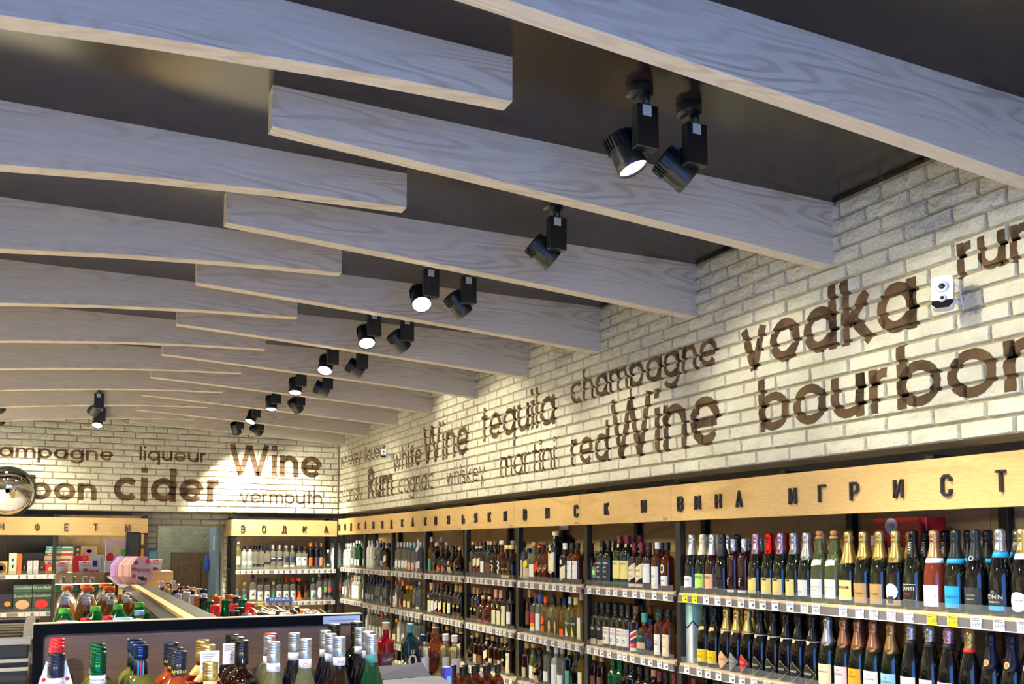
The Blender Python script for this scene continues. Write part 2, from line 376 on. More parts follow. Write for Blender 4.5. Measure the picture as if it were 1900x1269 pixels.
brick_wall('right', wr, 1.5, YB - .001, 2.0, ZC, True, 290, [
    ('vodka', 'large brown painted word vodka', [('vodka', 3.644, 2.58, 2.462, .208, .24)]),
    ('bourbon', 'large brown painted word bourbon', [('bourbon', 3.524, 2.027, 2.148, .185, .22)]),
    ('rum', 'brown painted word rum beside the camera', [('rum', 2.391, 1.989, 2.606, .134, .24)]),
    ('champagne', 'brown painted word champagne', [('champagne', 5.394, 3.834, 2.54, .152, .2)]),
    ('redWine', 'brown painted words redWine', [('red', 5.394, 4.915, 2.129, .18, .2), ('Wine', 4.895, 3.821, 2.129, .26, .2)]),
    ('tequila', 'brown painted word tequila', [('tequila', 6.888, 5.615, 2.443, .21, .19)]),
    ('martini', 'thin brown painted word martini', [('martini', 6.521, 5.615, 2.13, .16, .14)]),
    ('whiskey', 'thin brown painted word whiskey, lower row', [('whiskey', 7.655, 6.812, 2.13, .118, .14)]),
    ('cognac', 'thin brown painted word cognac', [('cognac', 8.991, 7.994, 2.127, .152, .15)]),
    ('Rum', 'heavy brown painted word Rum', [('Rum', 10.059, 9.171, 2.125, .235, .26)]),
    ('whiteWine', 'brown painted words whiteWine', [('white', 9.171, 8.31, 2.374, .165, .19), ('Wine', 8.269, 7.16, 2.372, .25, .2)]),
    ('whiskey', 'brown painted word whiskey near the corner', [('whiskey', 11.229, 10.336, 2.57, .115, .16)]),
    ('liqueur', 'brown painted word liqueur on the side wall', [('liqueur', 10.201, 9.41, 2.56, .115, .18)]),
    ('brandy', 'thin brown painted word brandy', [('brandy', 11.267, 10.266, 2.137, .14, .13)])])
wb = tag(MB().box((XL, YB + PROUD, 2.0), (XR + .25, YB + .25, ZC)).box((XL, 12.0, 0), (.965, 12.15, ZC)).box((1.735, 12.0, 0), (3.6, 12.15, ZC)).box((.965, 12.0, 1.865), (1.735, 12.15, ZC)).build('wall_back', MORTAR), kind='structure')
brick_wall('back', wb, -1.4, XR - .001, 2.0, ZC, False, 298, [
    ('champagne', 'brown painted word champagne on the back wall', [('champagne', -1.0, .422, 2.558, .11, .22)]),
    ('liqueur', 'brown painted word liqueur on the back wall', [('liqueur', .692, 1.426, 2.577, .112, .2)]),
    ('Wine', 'large brown painted word Wine on the back wall', [('Wine', 1.68, 2.785, 2.44, .262, .24)]),
    ('bourbon', 'brown painted word bourbon half behind the mirror', [('bourbon', -1.24, .261, 2.107, .19, .26)]),
    ('cider', 'large brown painted word cider', [('cider', .433, 1.587, 2.11, .27, .26)]),
    ('vermouth', 'thin brown painted word vermouth', [('vermouth', 1.806, 2.792, 2.11, .125, .16)])])
# bricks of the recessed wall that show above and beside the doorway and over the boards
m = MB()
for z in (1.87, 1.94):
    u = .78 - (.11 if z > 1.9 else 0)
    while u < 1.86:
        V, T = VARS[BW][rb.randrange(14)]; q = len(m.v); m.v += [(u + v[0], 12.0 - v[2], z + v[1]) for v in V]; m.f += [tuple(q + i for i in t) for t in T]; m.sm += [False] * len(T); u += BW
for i in range(26):
    z = .05 + i * BH
    for u, wd in ((.80, .165), (1.74, .1)):
        V, T = VARS[BW / 2][rb.randrange(5)]; k = wd / (BW / 2); q = len(m.v); m.v += [(u + v[0] * k, 12.0 - v[2], z + v[1]) for v in V]; m.f += [tuple(q + j for j in t) for t in T]; m.sm += [False] * len(T)
tag(m.build('brickwork', BRICK, wb), kind='stuff')
m = MB()
for i in range(44):
    V, T = VARS[BW][rb.randrange(14)]; q = len(m.v); m.v += [(3.56 - v[2], 1.3 + i * BW + v[0], 1.93 + v[1]) for v in V]; m.f += [tuple(q + j for j in t[::-1]) for t in T]; m.sm += [False] * len(T)
tag(m.build('brickwork', BRICK, wr), kind='stuff')
# ------------------------------------------------------------------ slatted ceiling beams
def beam(name, label, group, x0, x1, y, prof, th=.068):
    """box beam under the ceiling; prof(x) = its depth below the ceiling"""
    n = 14; xs = [x0 + (x1 - x0) * i / n for i in range(n + 1)]
    m = MB(); e = .002
    lo = [(x - x0, -prof(x)) for x in xs]
    fr = [(p[0], 0, p[1]) for p in lo]; bk = [(p[0], th, p[1]) for p in lo]
    def side(yy, rev):
        for i in range(n):
            q = [(lo[i][0], yy, lo[i][1] + e), (lo[i + 1][0], yy, lo[i + 1][1] + e), (lo[i + 1][0], yy, 0), (lo[i][0], yy, 0)]
            m.quad(*(q[::-1] if rev else q))
    side(0, False); side(th, True)
    for i in range(n):   # chamfered lower edges and the underside
        a, b = lo[i], lo[i + 1]
        m.quad((a[0], 0, a[1] + e), (a[0], e, a[1]), (b[0], e, b[1]), (b[0], 0, b[1] + e))
        m.quad((a[0], e, a[1]), (a[0], th - e, a[1]), (b[0], th - e, b[1]), (b[0], e, b[1]))
        m.quad((a[0], th - e, a[1]), (a[0], th, a[1] + e), (b[0], th, b[1] + e), (b[0], th - e, b[1]))
    for (p, rev) in ((lo[0], False), (lo[-1], True)):
        q = [(p[0], 0, 0), (p[0], th, 0), (p[0], th, p[1] + e), (p[0], th - e, p[1]), (p[0], e, p[1]), (p[0], 0, p[1] + e)]
        m.quad(*(q if not rev else q[::-1]))
    o = m.build(name, BEAMW, None, (x0, y, ZC)); tag(o, label, 'ceiling beam', group); return o
def pw(pts):
    def f(x):
        for (a, b), (c, d) in zip(pts, pts[1:]):
            if x <= c: return b + (d - b) * (x - a) / (c - a)
        return pts[-1][1]
    return f
def pa(x): t = max(0, x - .56); return .142 + .05 * t + .004 * t * t
def pb(x): t = max(0, 1.2 - x); return min(.143 + .018 * min(t, 2) + .026 * min(t, 2) ** 2 + .075 * max(0, t - 2), .5)
for k in range(-3, 9):
    where = 'over the camera' if k < 0 else ('%s hanging beam from the camera, ' % ORD[k])
    beam('ceiling_beam', ('grey ash beam from right brick wall, %s counted from the camera' % ORD[k + 1]) if k >= -1 else ('grey ash beam of the right row behind the camera, %s from the front window' % ORD[k + 3]), 'beams fixed to the right brick wall', .562, 3.012, 3.015 + k * 1.0017, pa)
for k in range(-3, 9):
    beam('ceiling_beam', ('grey ash beam of the left row, %s counted from the camera' % ORD[k + 1]) if k >= -1 else ('grey ash beam of the left row behind the camera, %s from the front window' % ORD[k + 3]), 'beams of the left row', XL, 1.2, 2.52 + k * 1.0017, pb)

# ------------------------------------------------------------------ spotlights
LENS_ON = mat('lit_lens', '#FFFDF6', 0.3, emit=14.0)
LAMPB = mat('black_lamp_metal', '#0B1015', 0.38)
STICK = mat('lamp_sticker', '#B9BDC2', 0.6)
def mk_mesh(f, m, name):
    b = MB(); f(b); return b.mesh(name, m)
m_mount = mk_mesh(lambda b: b.lathe([(.0, 0), (.044, 0), (.045, -.003), (.045, -.03), (.043, -.033), (0, -.033)][::-1], 24), LAMPB, 'ceiling_mount')
m_stem = mk_mesh(lambda b: b.lathe([(.017, -.08), (.017, -.03)], 14, (0, -.031, 0)).box((-.02, -.045, -.045), (.02, .02, -.03)), LAMPB, 'stem')
m_box = mk_mesh(lambda b: b.box((-.042, -.05, -.225), (.042, -.012, -.08), .003).box((-.03, -.02, -.2), (.0, .02, -.15)), LAMPB, 'driver_box')
m_stk = mk_mesh(lambda b: b.box((-.022, -.0508, -.12), (.012, -.0499, -.084)), STICK, 'rating_sticker')
def headf(b):
    b.lathe([(.0, .004), (.040, .004), (.047, .0), (.047, -.004), (.050, -.045), (.052, -.1), (.052, -.125), (.0495, -.127), (.0495, -.119), (.045, -.115)][::-1], 28)
m_head = mk_mesh(headf, LAMPB, 'lamp_head')
def finf(b):
    for i in range(26):
        t = 2 * PI * i / 26; c, s = math.cos(t), math.sin(t); r0, r1, h = .045, .055, .0018
        b.quad((r0 * c - h * s, r0 * s + h * c, 0), (r1 * c - h * s, r1 * s + h * c, 0), (r1 * c - h * s, r1 * s + h * c, -.045), (r0 * c - h * s, r0 * s + h * c, -.045))
        b.quad((r0 * c + h * s, r0 * s - h * c, -.045), (r1 * c + h * s, r1 * s - h * c, -.045), (r1 * c + h * s, r1 * s - h * c, 0), (r0 * c + h * s, r0 * s - h * c, 0))
        b.quad((r1 * c + h * s, r1 * s - h * c, -.045), (r1 * c - h * s, r1 * s + h * c, -.045), (r1 * c - h * s, r1 * s + h * c, 0), (r1 * c + h * s, r1 * s - h * c, 0))
m_fin = mk_mesh(finf, LAMPB, 'heat_sink')
m_lens = mk_mesh(lambda b: b.lathe([(.0, -.118), (.025, -.1175), (.0485, -.117)], 28), LENS_ON, 'lens')
def spotlight(label, x, y, d, group, watts, cone=70, side=-1, drop=0.0, yaw=0):
    """d = the direction the head shines in"""
    t = thing('track_spotlight', label, 'spotlight', (x, y, ZC), yaw, group)
    inst('ceiling_mount', m_mount, t); inst('stem', m_stem, t); bx = inst('driver_box', m_box, t); inst('rating_sticker', m_stk, bx)
    d = Vector(d).normalized(); dl = Matrix.Rotation(-yaw, 3, 'Z') @ d
    q = (-dl).to_track_quat('Z', 'X')
    pv = Vector((side * .028, .045, -.212)) ; o = pv - q @ Vector((0, 0, -.062))
    h = inst('lamp_head', m_head, t, o); h.rotation_mode = 'QUATERNION'; h.rotation_quaternion = q
    inst('heat_sink', m_fin, h); ln = inst('lens', m_lens, h); tag(ln, 'lit white lens')
    l = bpy.data.lights.new('spot', 'SPOT'); l.energy = watts; l.spot_size = math.radians(cone); l.spot_blend = .55; l.color = LAMP_COL; l.shadow_soft_size = .045
    lo = bpy.data.objects.new('lamp_beam', l); C.objects.link(lo); lo.parent = h; lo.location = (0, 0, -.135)
    return t
GL = 'spotlight pairs between the right-hand beams'
D1 = [(.30, -.25, -.9), None, (-.12, -.62, -.75), (-.05, -.55, -.85), (-.25, -.45, -.8), (-.1, -.3, -.95), (-.05, -.2, -.95), (-.35, -.3, -.85), (.3, .5, -.8)]
D2 = [(.76, -.2, -.6), (.76, -.15, -.62), (.66, .1, -.68), (.68, .15, -.65), (.85, -.1, -.5), (.9, -.15, -.36), (.6, .5, -.6), (.6, .5, -.6), (.75, .5, -.6)]
for k in range(9):
    if D1[k]: spotlight('black spotlight with its lens towards the aisle, left of the %s pair from the camera' % ORD[k] if k != 8 else 'black spotlight turned away, left of the farthest pair', 1.662, 2.51 + k, D1[k], GL, LAMP_ON * (.4 if k == 0 else .85 if k < 4 else 1), 95)
    if k != 7: spotlight(('black spotlight aimed at the brick wall, right of the %s pair from the camera' % ORD[k]) if k != 1 else 'single black spotlight over the second bay, aimed at the brick wall', 1.89, 2.55 + k, D2[k], GL, LAMP_WALL, 75)
GB = 'spotlights at the back on the left'
spotlight('black spotlight near the back wall, upper of the left stack', .215, 9.55, (-.45, .6, -.7), GB, LAMP_WALL, 75)
spotlight('lit black spotlight hanging just before the back wall', .262, 10.5, (-.1, -.5, -.85), GB, LAMP_ON, 95)
spotlight('black spotlight cut by the left edge of the photo, upper one', -.62, 9.8, (.5, .6, -.65), GB, LAMP_WALL, 75)
spotlight('black spotlight cut by the left edge of the photo, lower one', -.67, 10.75, (.35, .5, -.8), GB, LAMP_WALL, 75)
spotlight('black spotlight outside the photo, lighting the bricks beside the mirror', -.9, 9.6, (.1, .75, -.6), GB, LAMP_WALL, 75)
n = 0
for x in (-.9, -1.9, -3.2, -4.8):  # unseen rows; the second one is added to raise the floor bounce
    for y in (-1.0, 2.6, 5.6, 8.6):
        n += 1
        if y < 0: continue
        spotlight('unseen black spotlight over the left aisles outside the photo, %s counted from the front' % ORD[n - 1], x, y + .02, (.1, .05, -.95) if x < -1 else (1, .05, -.62), 'spotlights over the left aisles', LAMP_FAR if x < -1 else LAMP_FAR * .11, 105 if x < -1 else 75)
for i, (x, y) in enumerate(((-.9, .6), (.5, .25))):  # unseen spots added to put warm light on the end panel and foreground
    spotlight('added unseen black spotlight over the camera lighting the foreground, %s from the left' % ORD[i], x, y, (.15, .55, -.85), 'added spotlights over the camera', 170, 68)
for k in (-2,):
    spotlight('black spotlight above the camera, %s behind the first pair' % ORD[-k - 1], 1.662, 2.51 + k, (.2, -.1, -.95), GL, LAMP_ON, 110)
    spotlight('black spotlight above the camera aimed at bricks, %s behind the first pair' % ORD[-k - 1], 1.89, 2.55 + k, (.75, .5, -.55), GL, LAMP_WALL, 75)
# ------------------------------------------------------------------ measured rays (pixel of the photograph -> point on a real plane)
_Y, _P = math.radians(25.44), math.radians(4)
_f = Vector((math.sin(_Y) * math.cos(_P), math.cos(_Y) * math.cos(_P), math.sin(_P))); _r = Vector((math.cos(_Y), -math.sin(_Y), 0)); _u = _r.cross(_f)
def ray(px, py): return _f + _r * ((px - 950) / 1724.2) - _u * ((py - 893.2) / 1724.2)
def atX(px, X, py=1050): d = ray(px, py); t = X / d.x; return d.y * t, d.z * t + EYE        # (Y, Z)
def atY(px, Y, py=1050): d = ray(px, py); t = Y / d.y; return d.x * t, d.z * t + EYE        # (X, Z)
def atZ(px, py, Z): d = ray(px, py); t = (Z - EYE) / d.z; return d.x * t, d.y * t           # (X, Y)

# ------------------------------------------------------------------ fascia boards with their letters
CYR = {
 'В': [[(0, 0), (0, 1), (.72, 1), (1, .86), (1, .65), (.75, .53), (0, .53)], [(.75, .53), (1, .4), (1, .14), (.72, 0), (0, 0)]],
 'О': [[(.3, 0), (0, .15), (0, .85), (.3, 1), (.7, 1), (1, .85), (1, .15), (.7, 0), (.3, 0)]],
 'Д': [[(-.15, -.2), (-.15, 0), (1.15, 0), (1.15, -.2)], [(.1, 0), (.3, 1), (.9, 1), (.9, 0)]],
 'К': [[(0, 0), (0, 1)], [(1, 1), (.1, .42)], [(.35, .6), (1, 0)]], 'А': [[(0, 0), (.5, 1), (1, 0)], [(.2, .3), (.8, .3)]],
 'Н': [[(0, 0), (0, 1)], [(1, 0), (1, 1)], [(0, .5), (1, .5)]], 'Ь': [[(0, 1), (0, 0), (.7, 0), (1, .14), (1, .4), (.7, .54), (0, .54)]],
 'Я': [[(1, 0), (1, 1), (.3, 1), (0, .86), (0, .6), (.3, .46), (1, .46)], [(.5, .46), (0, 0)]], 'И': [[(0, 1), (0, 0)], [(0, .02), (1, .98)], [(1, 1), (1, 0)]],
 'С': [[(1, .7), (1, .85), (.7, 1), (.3, 1), (0, .85), (0, .15), (.3, 0), (.7, 0), (1, .15), (1, .3)]], 'Г': [[(0, 0), (0, 1), (1, 1)]],
 'Р': [[(0, 0), (0, 1), (.7, 1), (1, .86), (1, .6), (.7, .46), (0, .46)]], 'Т': [[(.5, 0), (.5, 1)], [(0, 1), (1, 1)]],
 'Ф': [[(.5, -.05), (.5, 1.05)], [(.3, .15), (0, .3), (0, .7), (.3, .85), (.7, .85), (1, .7), (1, .3), (.7, .15), (.3, .15)]],
 'Е': [[(1, 0), (0, 0), (0, 1), (1, 1)], [(0, .52), (.85, .52)]], 'Ы': [[(0, 1), (0, 0), (.4, 0), (.6, .14), (.6, .4), (.4, .54), (0, .54)], [(1.05, 0), (1.05, 1)]]}
LETM = mat('dark_navy_letter', '#1B1D28', 0.4)
def letter(board, ch, side, u, z, h=.083, wd=.046, sw=.0098):
    if side == 'back': sw = .008
    S = [[(p[0] * (wd - sw) + sw / 2 - wd / 2, p[1] * (h - sw) + sw / 2) for p in st] for st in CYR[ch]]; m = MB()
    for q in [x for st in S for x in stroke_quads([st], sw)]:
        if side == 'right': m.prism([(u - p[0], z + p[1]) for p in q][::-1], 'x', 2.9985, 2.985)
        else: m.prism([(u + p[0], z + p[1]) for p in q][::-1], 'y', YB - .0015, YB - .015)
    me = m.build('letter', LETM, board)
    return me
def board(side, u0, u1, z0, z1, label, letters, zl):
    m = MB()
    if side == 'right': m.box((2.9985, u0 + .0015, z0), (3.016, u1 - .0015, z1), .001)
    else: m.box((u0 + .0015, YB - .0015, z0), (u1 - .0015, YB + .016, z1), .001)
    o = tag(m.build('fascia_board', OAKW if side == 'right' else OAKX), label, 'sign', 'fascia boards over the shelves')
    s = MB()
    if side == 'right': s.box((2.9975, u0 + .03, z0 + .006), (2.9986, u0 + .075, z0 + .02))
    if s.v: s.build('sticker', mat('board_sticker', '#8E8790', .6), o)
    for ch, u in letters: letter(o, ch, side, u, zl)
    return o
RZ, RT, RL = 1.740, 1.937, 1.789
for (y0, y1, lab, txt) in [
    (10.19, 11.30, 'oak fascia board in the corner, first four letters of the vodka sign', [('В', 11.218), ('О', 10.961), ('Д', 10.701), ('К', 10.384)]),
    (9.25, 10.19, 'oak fascia board with three letters, second from the corner of the side wall', [('А', 10.109), ('В', 9.809), ('О', 9.493)]),
    (8.27, 9.25, 'oak fascia board with three letters, third from the corner of the side wall', [('Д', 9.182), ('К', 8.839), ('А', 8.525)]),
    (7.28, 8.27, 'oak fascia board with the first three letters of the cognac sign', [('К', 8.168), ('О', 7.899), ('Н', 7.585)]),
    (6.27, 7.28, 'oak fascia board with the last four letters of the cognac sign', [('Ь', 7.245), ('Я', 6.979), ('К', 6.705), ('И', 6.41)]),
    (5.27, 6.27, 'oak fascia board with the first three letters of the whisky sign', [('В', 6.069), ('И', 5.717), ('С', 5.312)]),
    (4.26, 5.27, 'oak fascia board with the last two letters of the whisky sign', [('К', 4.929), ('И', 4.518)]),
    (1.3, 4.26, 'long oak fascia board with the sparkling wine sign, nearest the camera', [('В', 4.162), ('И', 4.007), ('Н', 3.833), ('А', 3.67), ('И', 3.291), ('Г', 3.105), ('Р', 2.92), ('И', 2.688), ('С', 2.462), ('Т', 2.234), ('Ы', 2.0), ('Е', 1.78)])]:
    board('right', y0, y1, RZ, RT, lab, txt, RL)
bb = board('back', 1.742, 2.985, 1.722, 1.917, 'oak fascia board with five spaced letters right of the doorway', [('В', 1.852), ('О', 2.095), ('Д', 2.334), ('К', 2.581), ('А', 2.842)], 1.767)
MB().box((1.722, YB + .0, 1.722), (1.7435, YB + .55, 1.917)).build('side_board', BACKW, bb)
board('back', -1.6, .806, 1.722, 1.917, 'oak fascia board over the sweets shelf left of the doorway', [('К', -1.3), ('О', -.98), ('Н', -.654), ('Ф', -.316), ('Е', -.029), ('Т', .259), ('Ы', .586)], 1.767)

# ------------------------------------------------------------------ wall shelving
ACRYL = mat('clear_acrylic', '#B8C0C4', 0.12, alpha=0.10)
RAILM = mat('price_rail_grey', '#6D6A70', 0.4); LIPM = mat('white_plastic_lip', '#D6D6DA', 0.4)
TAGM = mat('white_price_tag', '#EDEBF0', 0.6); TAGY = mat('yellow_price_tag', '#F4E21C', 0.6); TAGT = mat('price_print', '#55566A', 0.7)
Z1, Z2, Z3, Z4 = 1.349, .972, .62, .25
def price_tag(side, rail, u, z, yellow=False, text=None):
    m = MB(); wd, h = .046, .046
    if side == 'right': m.box((2.9893, u - wd / 2, z - h), (2.990, u + wd / 2, z))
    else: m.box((u - wd / 2, YB - .0107, z - h), (u + wd / 2, YB - .010, z))
    o = m.build('price_tag', TAGY if yellow else TAGM, rail)
    if yellow: tag(o, 'yellow price tag')
    return o
def tag_print(side, rail, items):
    m = MB()
    for (u, z, body) in items:
        def q(a, b, c, d):     # rectangle in (s, t) on the tag, s to the reader's right
            P = [(a, b), (c, b), (c, d), (a, d)]
            m.quad(*[(2.9888, u - s, z + t) if side == 'right' else (u + s, YB - .0113, z + t) for s, t in P])
        for k in range(2): q(-.018, -.009 - k * .006, .017, -.0065 - k * .006)
        if body:
            for T in text_tris(body, .021): m.quad(*[(2.9888, u - (x + .003), z + y - .030) if side == 'right' else (u + x, YB - .0113, z + y - .030) for x, y in T])
        else: q(.0, -.034, .016, -.024)
    if m.v: tag(m.build('price_print', TAGT, rail), kind='stuff')
def shelf(side, par, u0, u1, z, depth=.45, tags=None, lip=True, join=None):
    m = MB(); r = MB(); l = MB(); a = MB()
    if side == 'right':
        m.box((3.0, u0, z - .022), (3.0 + depth, u1, z), .001); r.box((2.992, u0, z - .046), (2.9995, u1, z - .012)); l.box((2.990, u0, z - .050), (3.0, u1, z - .0465)); a.box((3.002, u0 + .01, z + .0005), (3.004, u1 - .01, z + .038))
    else:
        m.box((u0, YB, z - .022), (u1, YB + depth, z), .001); r.box((u0, YB - .008, z - .046), (u1, YB - .0005, z - .012)); l.box((u0, YB - .010, z - .050), (u1, YB, z - .0465)); a.box((u0 + .01, YB + .002, z + .0005), (u1 - .01, YB + .004, z + .038))
    s = m.build('shelf', SHELFW, par); rr = r.build('price_rail', RAILM, s); l.build('rail_lip', LIPM, s)
    if lip: a.build('acrylic_lip', ACRYL, s)
    if tags:
        if join:
            t = MB()
            for u in tags: t.box((2.9893, u - .023, z - .049), (2.990, u + .023, z - .003)) if side == 'right' else t.box((u - .023, YB - .0107, z - .049), (u + .023, YB - .010, z - .003))
            tag(t.build('price_tags', TAGM, s), kind='stuff')
        else:
            for u in tags: price_tag(side, s, abs(u), z - .003, u < 0)
        tag_print(side, s, [(abs(u), z - .003, None) for u in tags] if not isinstance(tags, dict) else [(abs(u), z - .003, b) for u, b in tags.items()])
    return s
rt = random.Random(11)
def rtags(a, b, n): st = (b - a) / n; return [a + st * (i + .5) + rt.uniform(-.22, .22) * st for i in range(n)]
BAYS = [(4.22, 5.23, 'right whisky bay'), (5.23, 6.24, 'left whisky bay'), (6.24, 7.24, 'right cognac bay'), (7.24, 8.24, 'left cognac bay'), (8.24, 9.23, 'near vodka bay'), (9.23, 10.22, 'middle vodka bay'), (10.22, 11.2, 'corner vodka bay')]
def post(par, x, y, z1=1.95, s=.022): return MB().box((x, y - s, 0), (x + .04, y + s, z1), .002).build('post', BLACKM, par)
for i, (y0, y1, w_) in enumerate(BAYS):
    t = thing('shelving_unit', 'black framed shelving with brown back, the %s of the side wall' % w_, 'shelving', (0, 0, 0), 0, 'shelving bays on the side wall')
    post(t, 3.012, y0); post(t, 3.43, y0 + (.33 if i == 0 else .05))
    if i == 6: post(t, 3.012, y1 - .01); post(t, 3.43, y1 - .01)
    MB().box((3.012, y0 - .02, 1.93), (3.45, y0 + .02, 1.955)).build('top_arm', BLACKM, t)
    b1 = MB().box((3.475, y0 + .002, .1), (3.49, y1 - .002, .93)).build('back_panel', BACKW, t); b2 = MB().box((3.475, y0 + .002, .933), (3.49, y1 - .002, 1.56)).build('back_panel', BACKW, t); b3 = MB().box((3.475, y0 + .002, 1.563), (3.49, y1 - .002, 1.96)).build('back_panel', BACKW, t)
    for z, n in ((Z1, 9), (Z2, 11), (Z3, 10), (Z4, 8)):
        shelf('right', t, y0 + .024, y1 - .024, z, tags=rtags(y0 + .04, y1 - .04, n), join=(i > 2 or z < .5))
t = thing('shelving_unit', 'long open shelving full of sparkling wine, nearest the camera', 'shelving', (0, 0, 0), 0, 'shelving bays on the side wall')
for y in (3.39, 2.56, 1.35): post(t, 3.43, y)
post(t, 3.012, 1.3)
for y in (3.39, 2.56): MB().box((3.02, y - .02, 1.93), (3.45, y + .02, 1.955)).build('top_arm', BLACKM, t)
m = 0
for j in range(13):
    y0 = 1.3 + j * .225; MB().box((3.475, y0 + .001, .1), (3.49, y0 + .224, 1.96)).build('back_panel', BACKW, t)
W1 = {}
for px, kind in [(1270, 'y'), (1288, 'y'), (1309, ''), (1330.6, ''), (1351, ''), (1373.5, ''), (1394, ''), (1413.7, ''), (1436.7, ''), (1464.5, ''), (1490.7, '942'), (1512, '1807'), (1562, '1807'), (1592.8, '1194'), (1619, '1194'), (1651, '1792'), (1683, '1524'), (1726, 'y1249'), (1764, 'y1249'), (1808, '1893'), (1849.6, '1829'), (1894, '1131'), (1940, '1250')]:
    W1[(-1 if kind.startswith('y') else 1) * atX(px, 2.99)[0]] = kind.lstrip('y') or None
shelf('right', t, 1.33, 4.196, Z1, tags=W1)
shelf('right', t, 1.33, 4.196, Z2, tags=[atX(p, 2.99)[0] for p in (1272, 1295, 1310, 1330, 1355, 1373, 1395, 1419, 1447, 1476, 1506, 1540, 1575, 1612)])
shelf('right', t, 1.33, 4.196, Z3, tags=rtags(1.4, 4.15, 18), join=True); shelf('right', t, 1.33, 4.196, Z4)
# back wall shelving under ВОДКА and under КОНФЕТЫ
def bpost(par, x, y, s=.02): return MB().box((x - s, y, 0), (x + s, y + .04, 1.95), .002).build('post', BLACKM, par)
t = thing('shelving_unit', 'black framed shelving with vodka bottles on the back wall', 'shelving', (0, 0, 0))
for x in (1.765, 2.975): bpost(t, x, YB + .012); bpost(t, x, YB + .43)
for z in (Z1 - .02, Z2 - .02): MB().box((1.745, YB + .05, z - .02), (1.785, YB + .43, z + .01)).build('side_arm', BLACKM, t)
for j in range(6): MB().box((1.75 + j * .207, YB + .475, .1), (1.955 + j * .207, YB + .49, 1.96)).build('back_panel', mat('brown_oak_panel_x', '#000000') if False else BACKW, t)
BZ1, BZ2, BZ3 = 1.325, .945, .6
shelf('back', t, 1.787, 2.955, BZ1, tags=[atY(425 + v / 7.933, YB - .01)[0] for v in (130, 210, 297, 387, 472, 562, 690, 770, 860, 950, 1037, 1130, 1220, 1290, 1370, 1460, 1545)])
shelf('back', t, 1.787, 2.955, BZ2, tags=[-atY(425 + 470 / 7.933, YB - .01)[0]] + [atY(425 + v / 7.933, YB - .01)[0] for v in (575, 665, 760, 860, 960, 1050, 1145, 1240, 1340, 1425, 1540)])
shelf('back', t, 1.787, 2.955, BZ3)
t = thing('shelving_unit', 'dark shelving with sweets and tea boxes on the back wall', 'shelving', (0, 0, 0))
for x in (-1.55, -.85, -.14, .78): bpost(t, x, YB + .43)
for x in (-.14, .78): bpost(t, x, YB + .012)
DK = mat('dark_back_panel', '#2B2621', 0.5)
for j in range(5): MB().box((-1.55 + j * .47, YB + .475, .1), (-1.083 + j * .47, YB + .49, 1.96)).build('back_panel', DK if j < 3 else BACKW, t)
KZ1, KZ2 = 1.30, .90
shelf('back', t, -1.55, -.125, KZ1, tags=[-.7, -.62, -.55, -.5, -.43, -.36, -.29, -.21, -.16][0:0] or [.0 - v for v in ()] or None)
shelf('back', t, -1.55, -.16, KZ2)
shelf('back', t, -.12, .76, KZ1, lip=False)
m = MB()
for v in (130, 225, 345, 465, 575, 670, 750): x = atY(v / 7.933, YB - .01)[0]; m.box((x - .03, YB - .0107, KZ1 - .049), (x + .03, YB - .010, KZ1 - .003))
for v in (75, 330, 430, 565, 660): x = atY(v / 7.933, YB - .01)[0]; m.box((x - .028, YB - .0107, KZ2 - .049), (x + .028, YB - .010, KZ2 - .003))
tag(m.build('price_tags', TAGM, t), kind='stuff')
# ------------------------------------------------------------------ room behind the doorway
tag(MB().box((XL, 13.6, 0), (3.6, 13.7, ZC)).build('wall_storeroom', brickmat('grey_green_wallpaper', '#A3A795', '#8E927F')), kind='structure')
tag(MB().box((.955, 11.99, 1.85), (1.745, 12.16, 1.868)).box((1.725, 11.99, 0), (1.745, 12.16, 1.868)).box((.955, 11.99, 0), (.967, 12.16, 1.868)).build('trim_1', mat('door_trim_grey', '#8A8578', .6)), kind='structure')
dl = thing('door_leaf', 'blue grey door standing open in the doorway', 'door', (0, 0, 0))
MB().box((1.675, 12.16, .01), (1.715, 12.85, 1.84), .002).build('door_panel', mat('blue_grey_door', '#7C93AE', .45), dl)
MB().box((1.668, 12.3, 1.55), (1.675, 12.42, 1.74)).build('notice', mat('paper_notice', '#D8DCE2', .7), dl)
cb = thing('panelled_cabinet', 'dark brown panelled wooden door seen through the doorway', 'cabinet', (0, 0, 0))
CABM = wood('dark_brown_wood', '#6E5B3E', '#5A4930', '#3E3120', stretch=(5, 5, .8), lines=5)
MB().box((1.27, 13.45, 0), (2.3, 13.595, 1.52), .004).build('carcass', CABM, cb)
for x in (1.37, 1.70):
    f = MB(); f.box((x, 13.435, .1), (x + .28, 13.449, 1.39), .006).build('door_panel', CABM, cb)
    MB().box((x + .05, 13.425, .16), (x + .23, 13.434, 1.33), .004).build('raised_field', CABM, cb)
sl = bpy.data.lights.new('storeroom_fill', 'AREA'); sl.energy = 22; sl.size = .6; sl.color = (1, .95, .8); so = bpy.data.objects.new('storeroom_fill', sl); C.objects.link(so); so.location = (1.0, 12.9, 2.9)  # unseen area light added to brighten the room behind the doorway
gl = MB()
for k, (dx, dz, r) in enumerate(((0, 0, .035), (.01, -.05, .04), (-.01, -.1, .035), (.012, -.14, .02), (-.008, .04, .025))): gl.lathe([(0, -r * 1.3), (r * .7, -r), (r, 0), (r * .7, r), (0, r * 1.3)], 8, (1.645 + dx * .3, 12.8, 1.41 + dz))
gl.build('hanging_gloves', mat('blue_glove', '#2F5FC0', .5), dl)
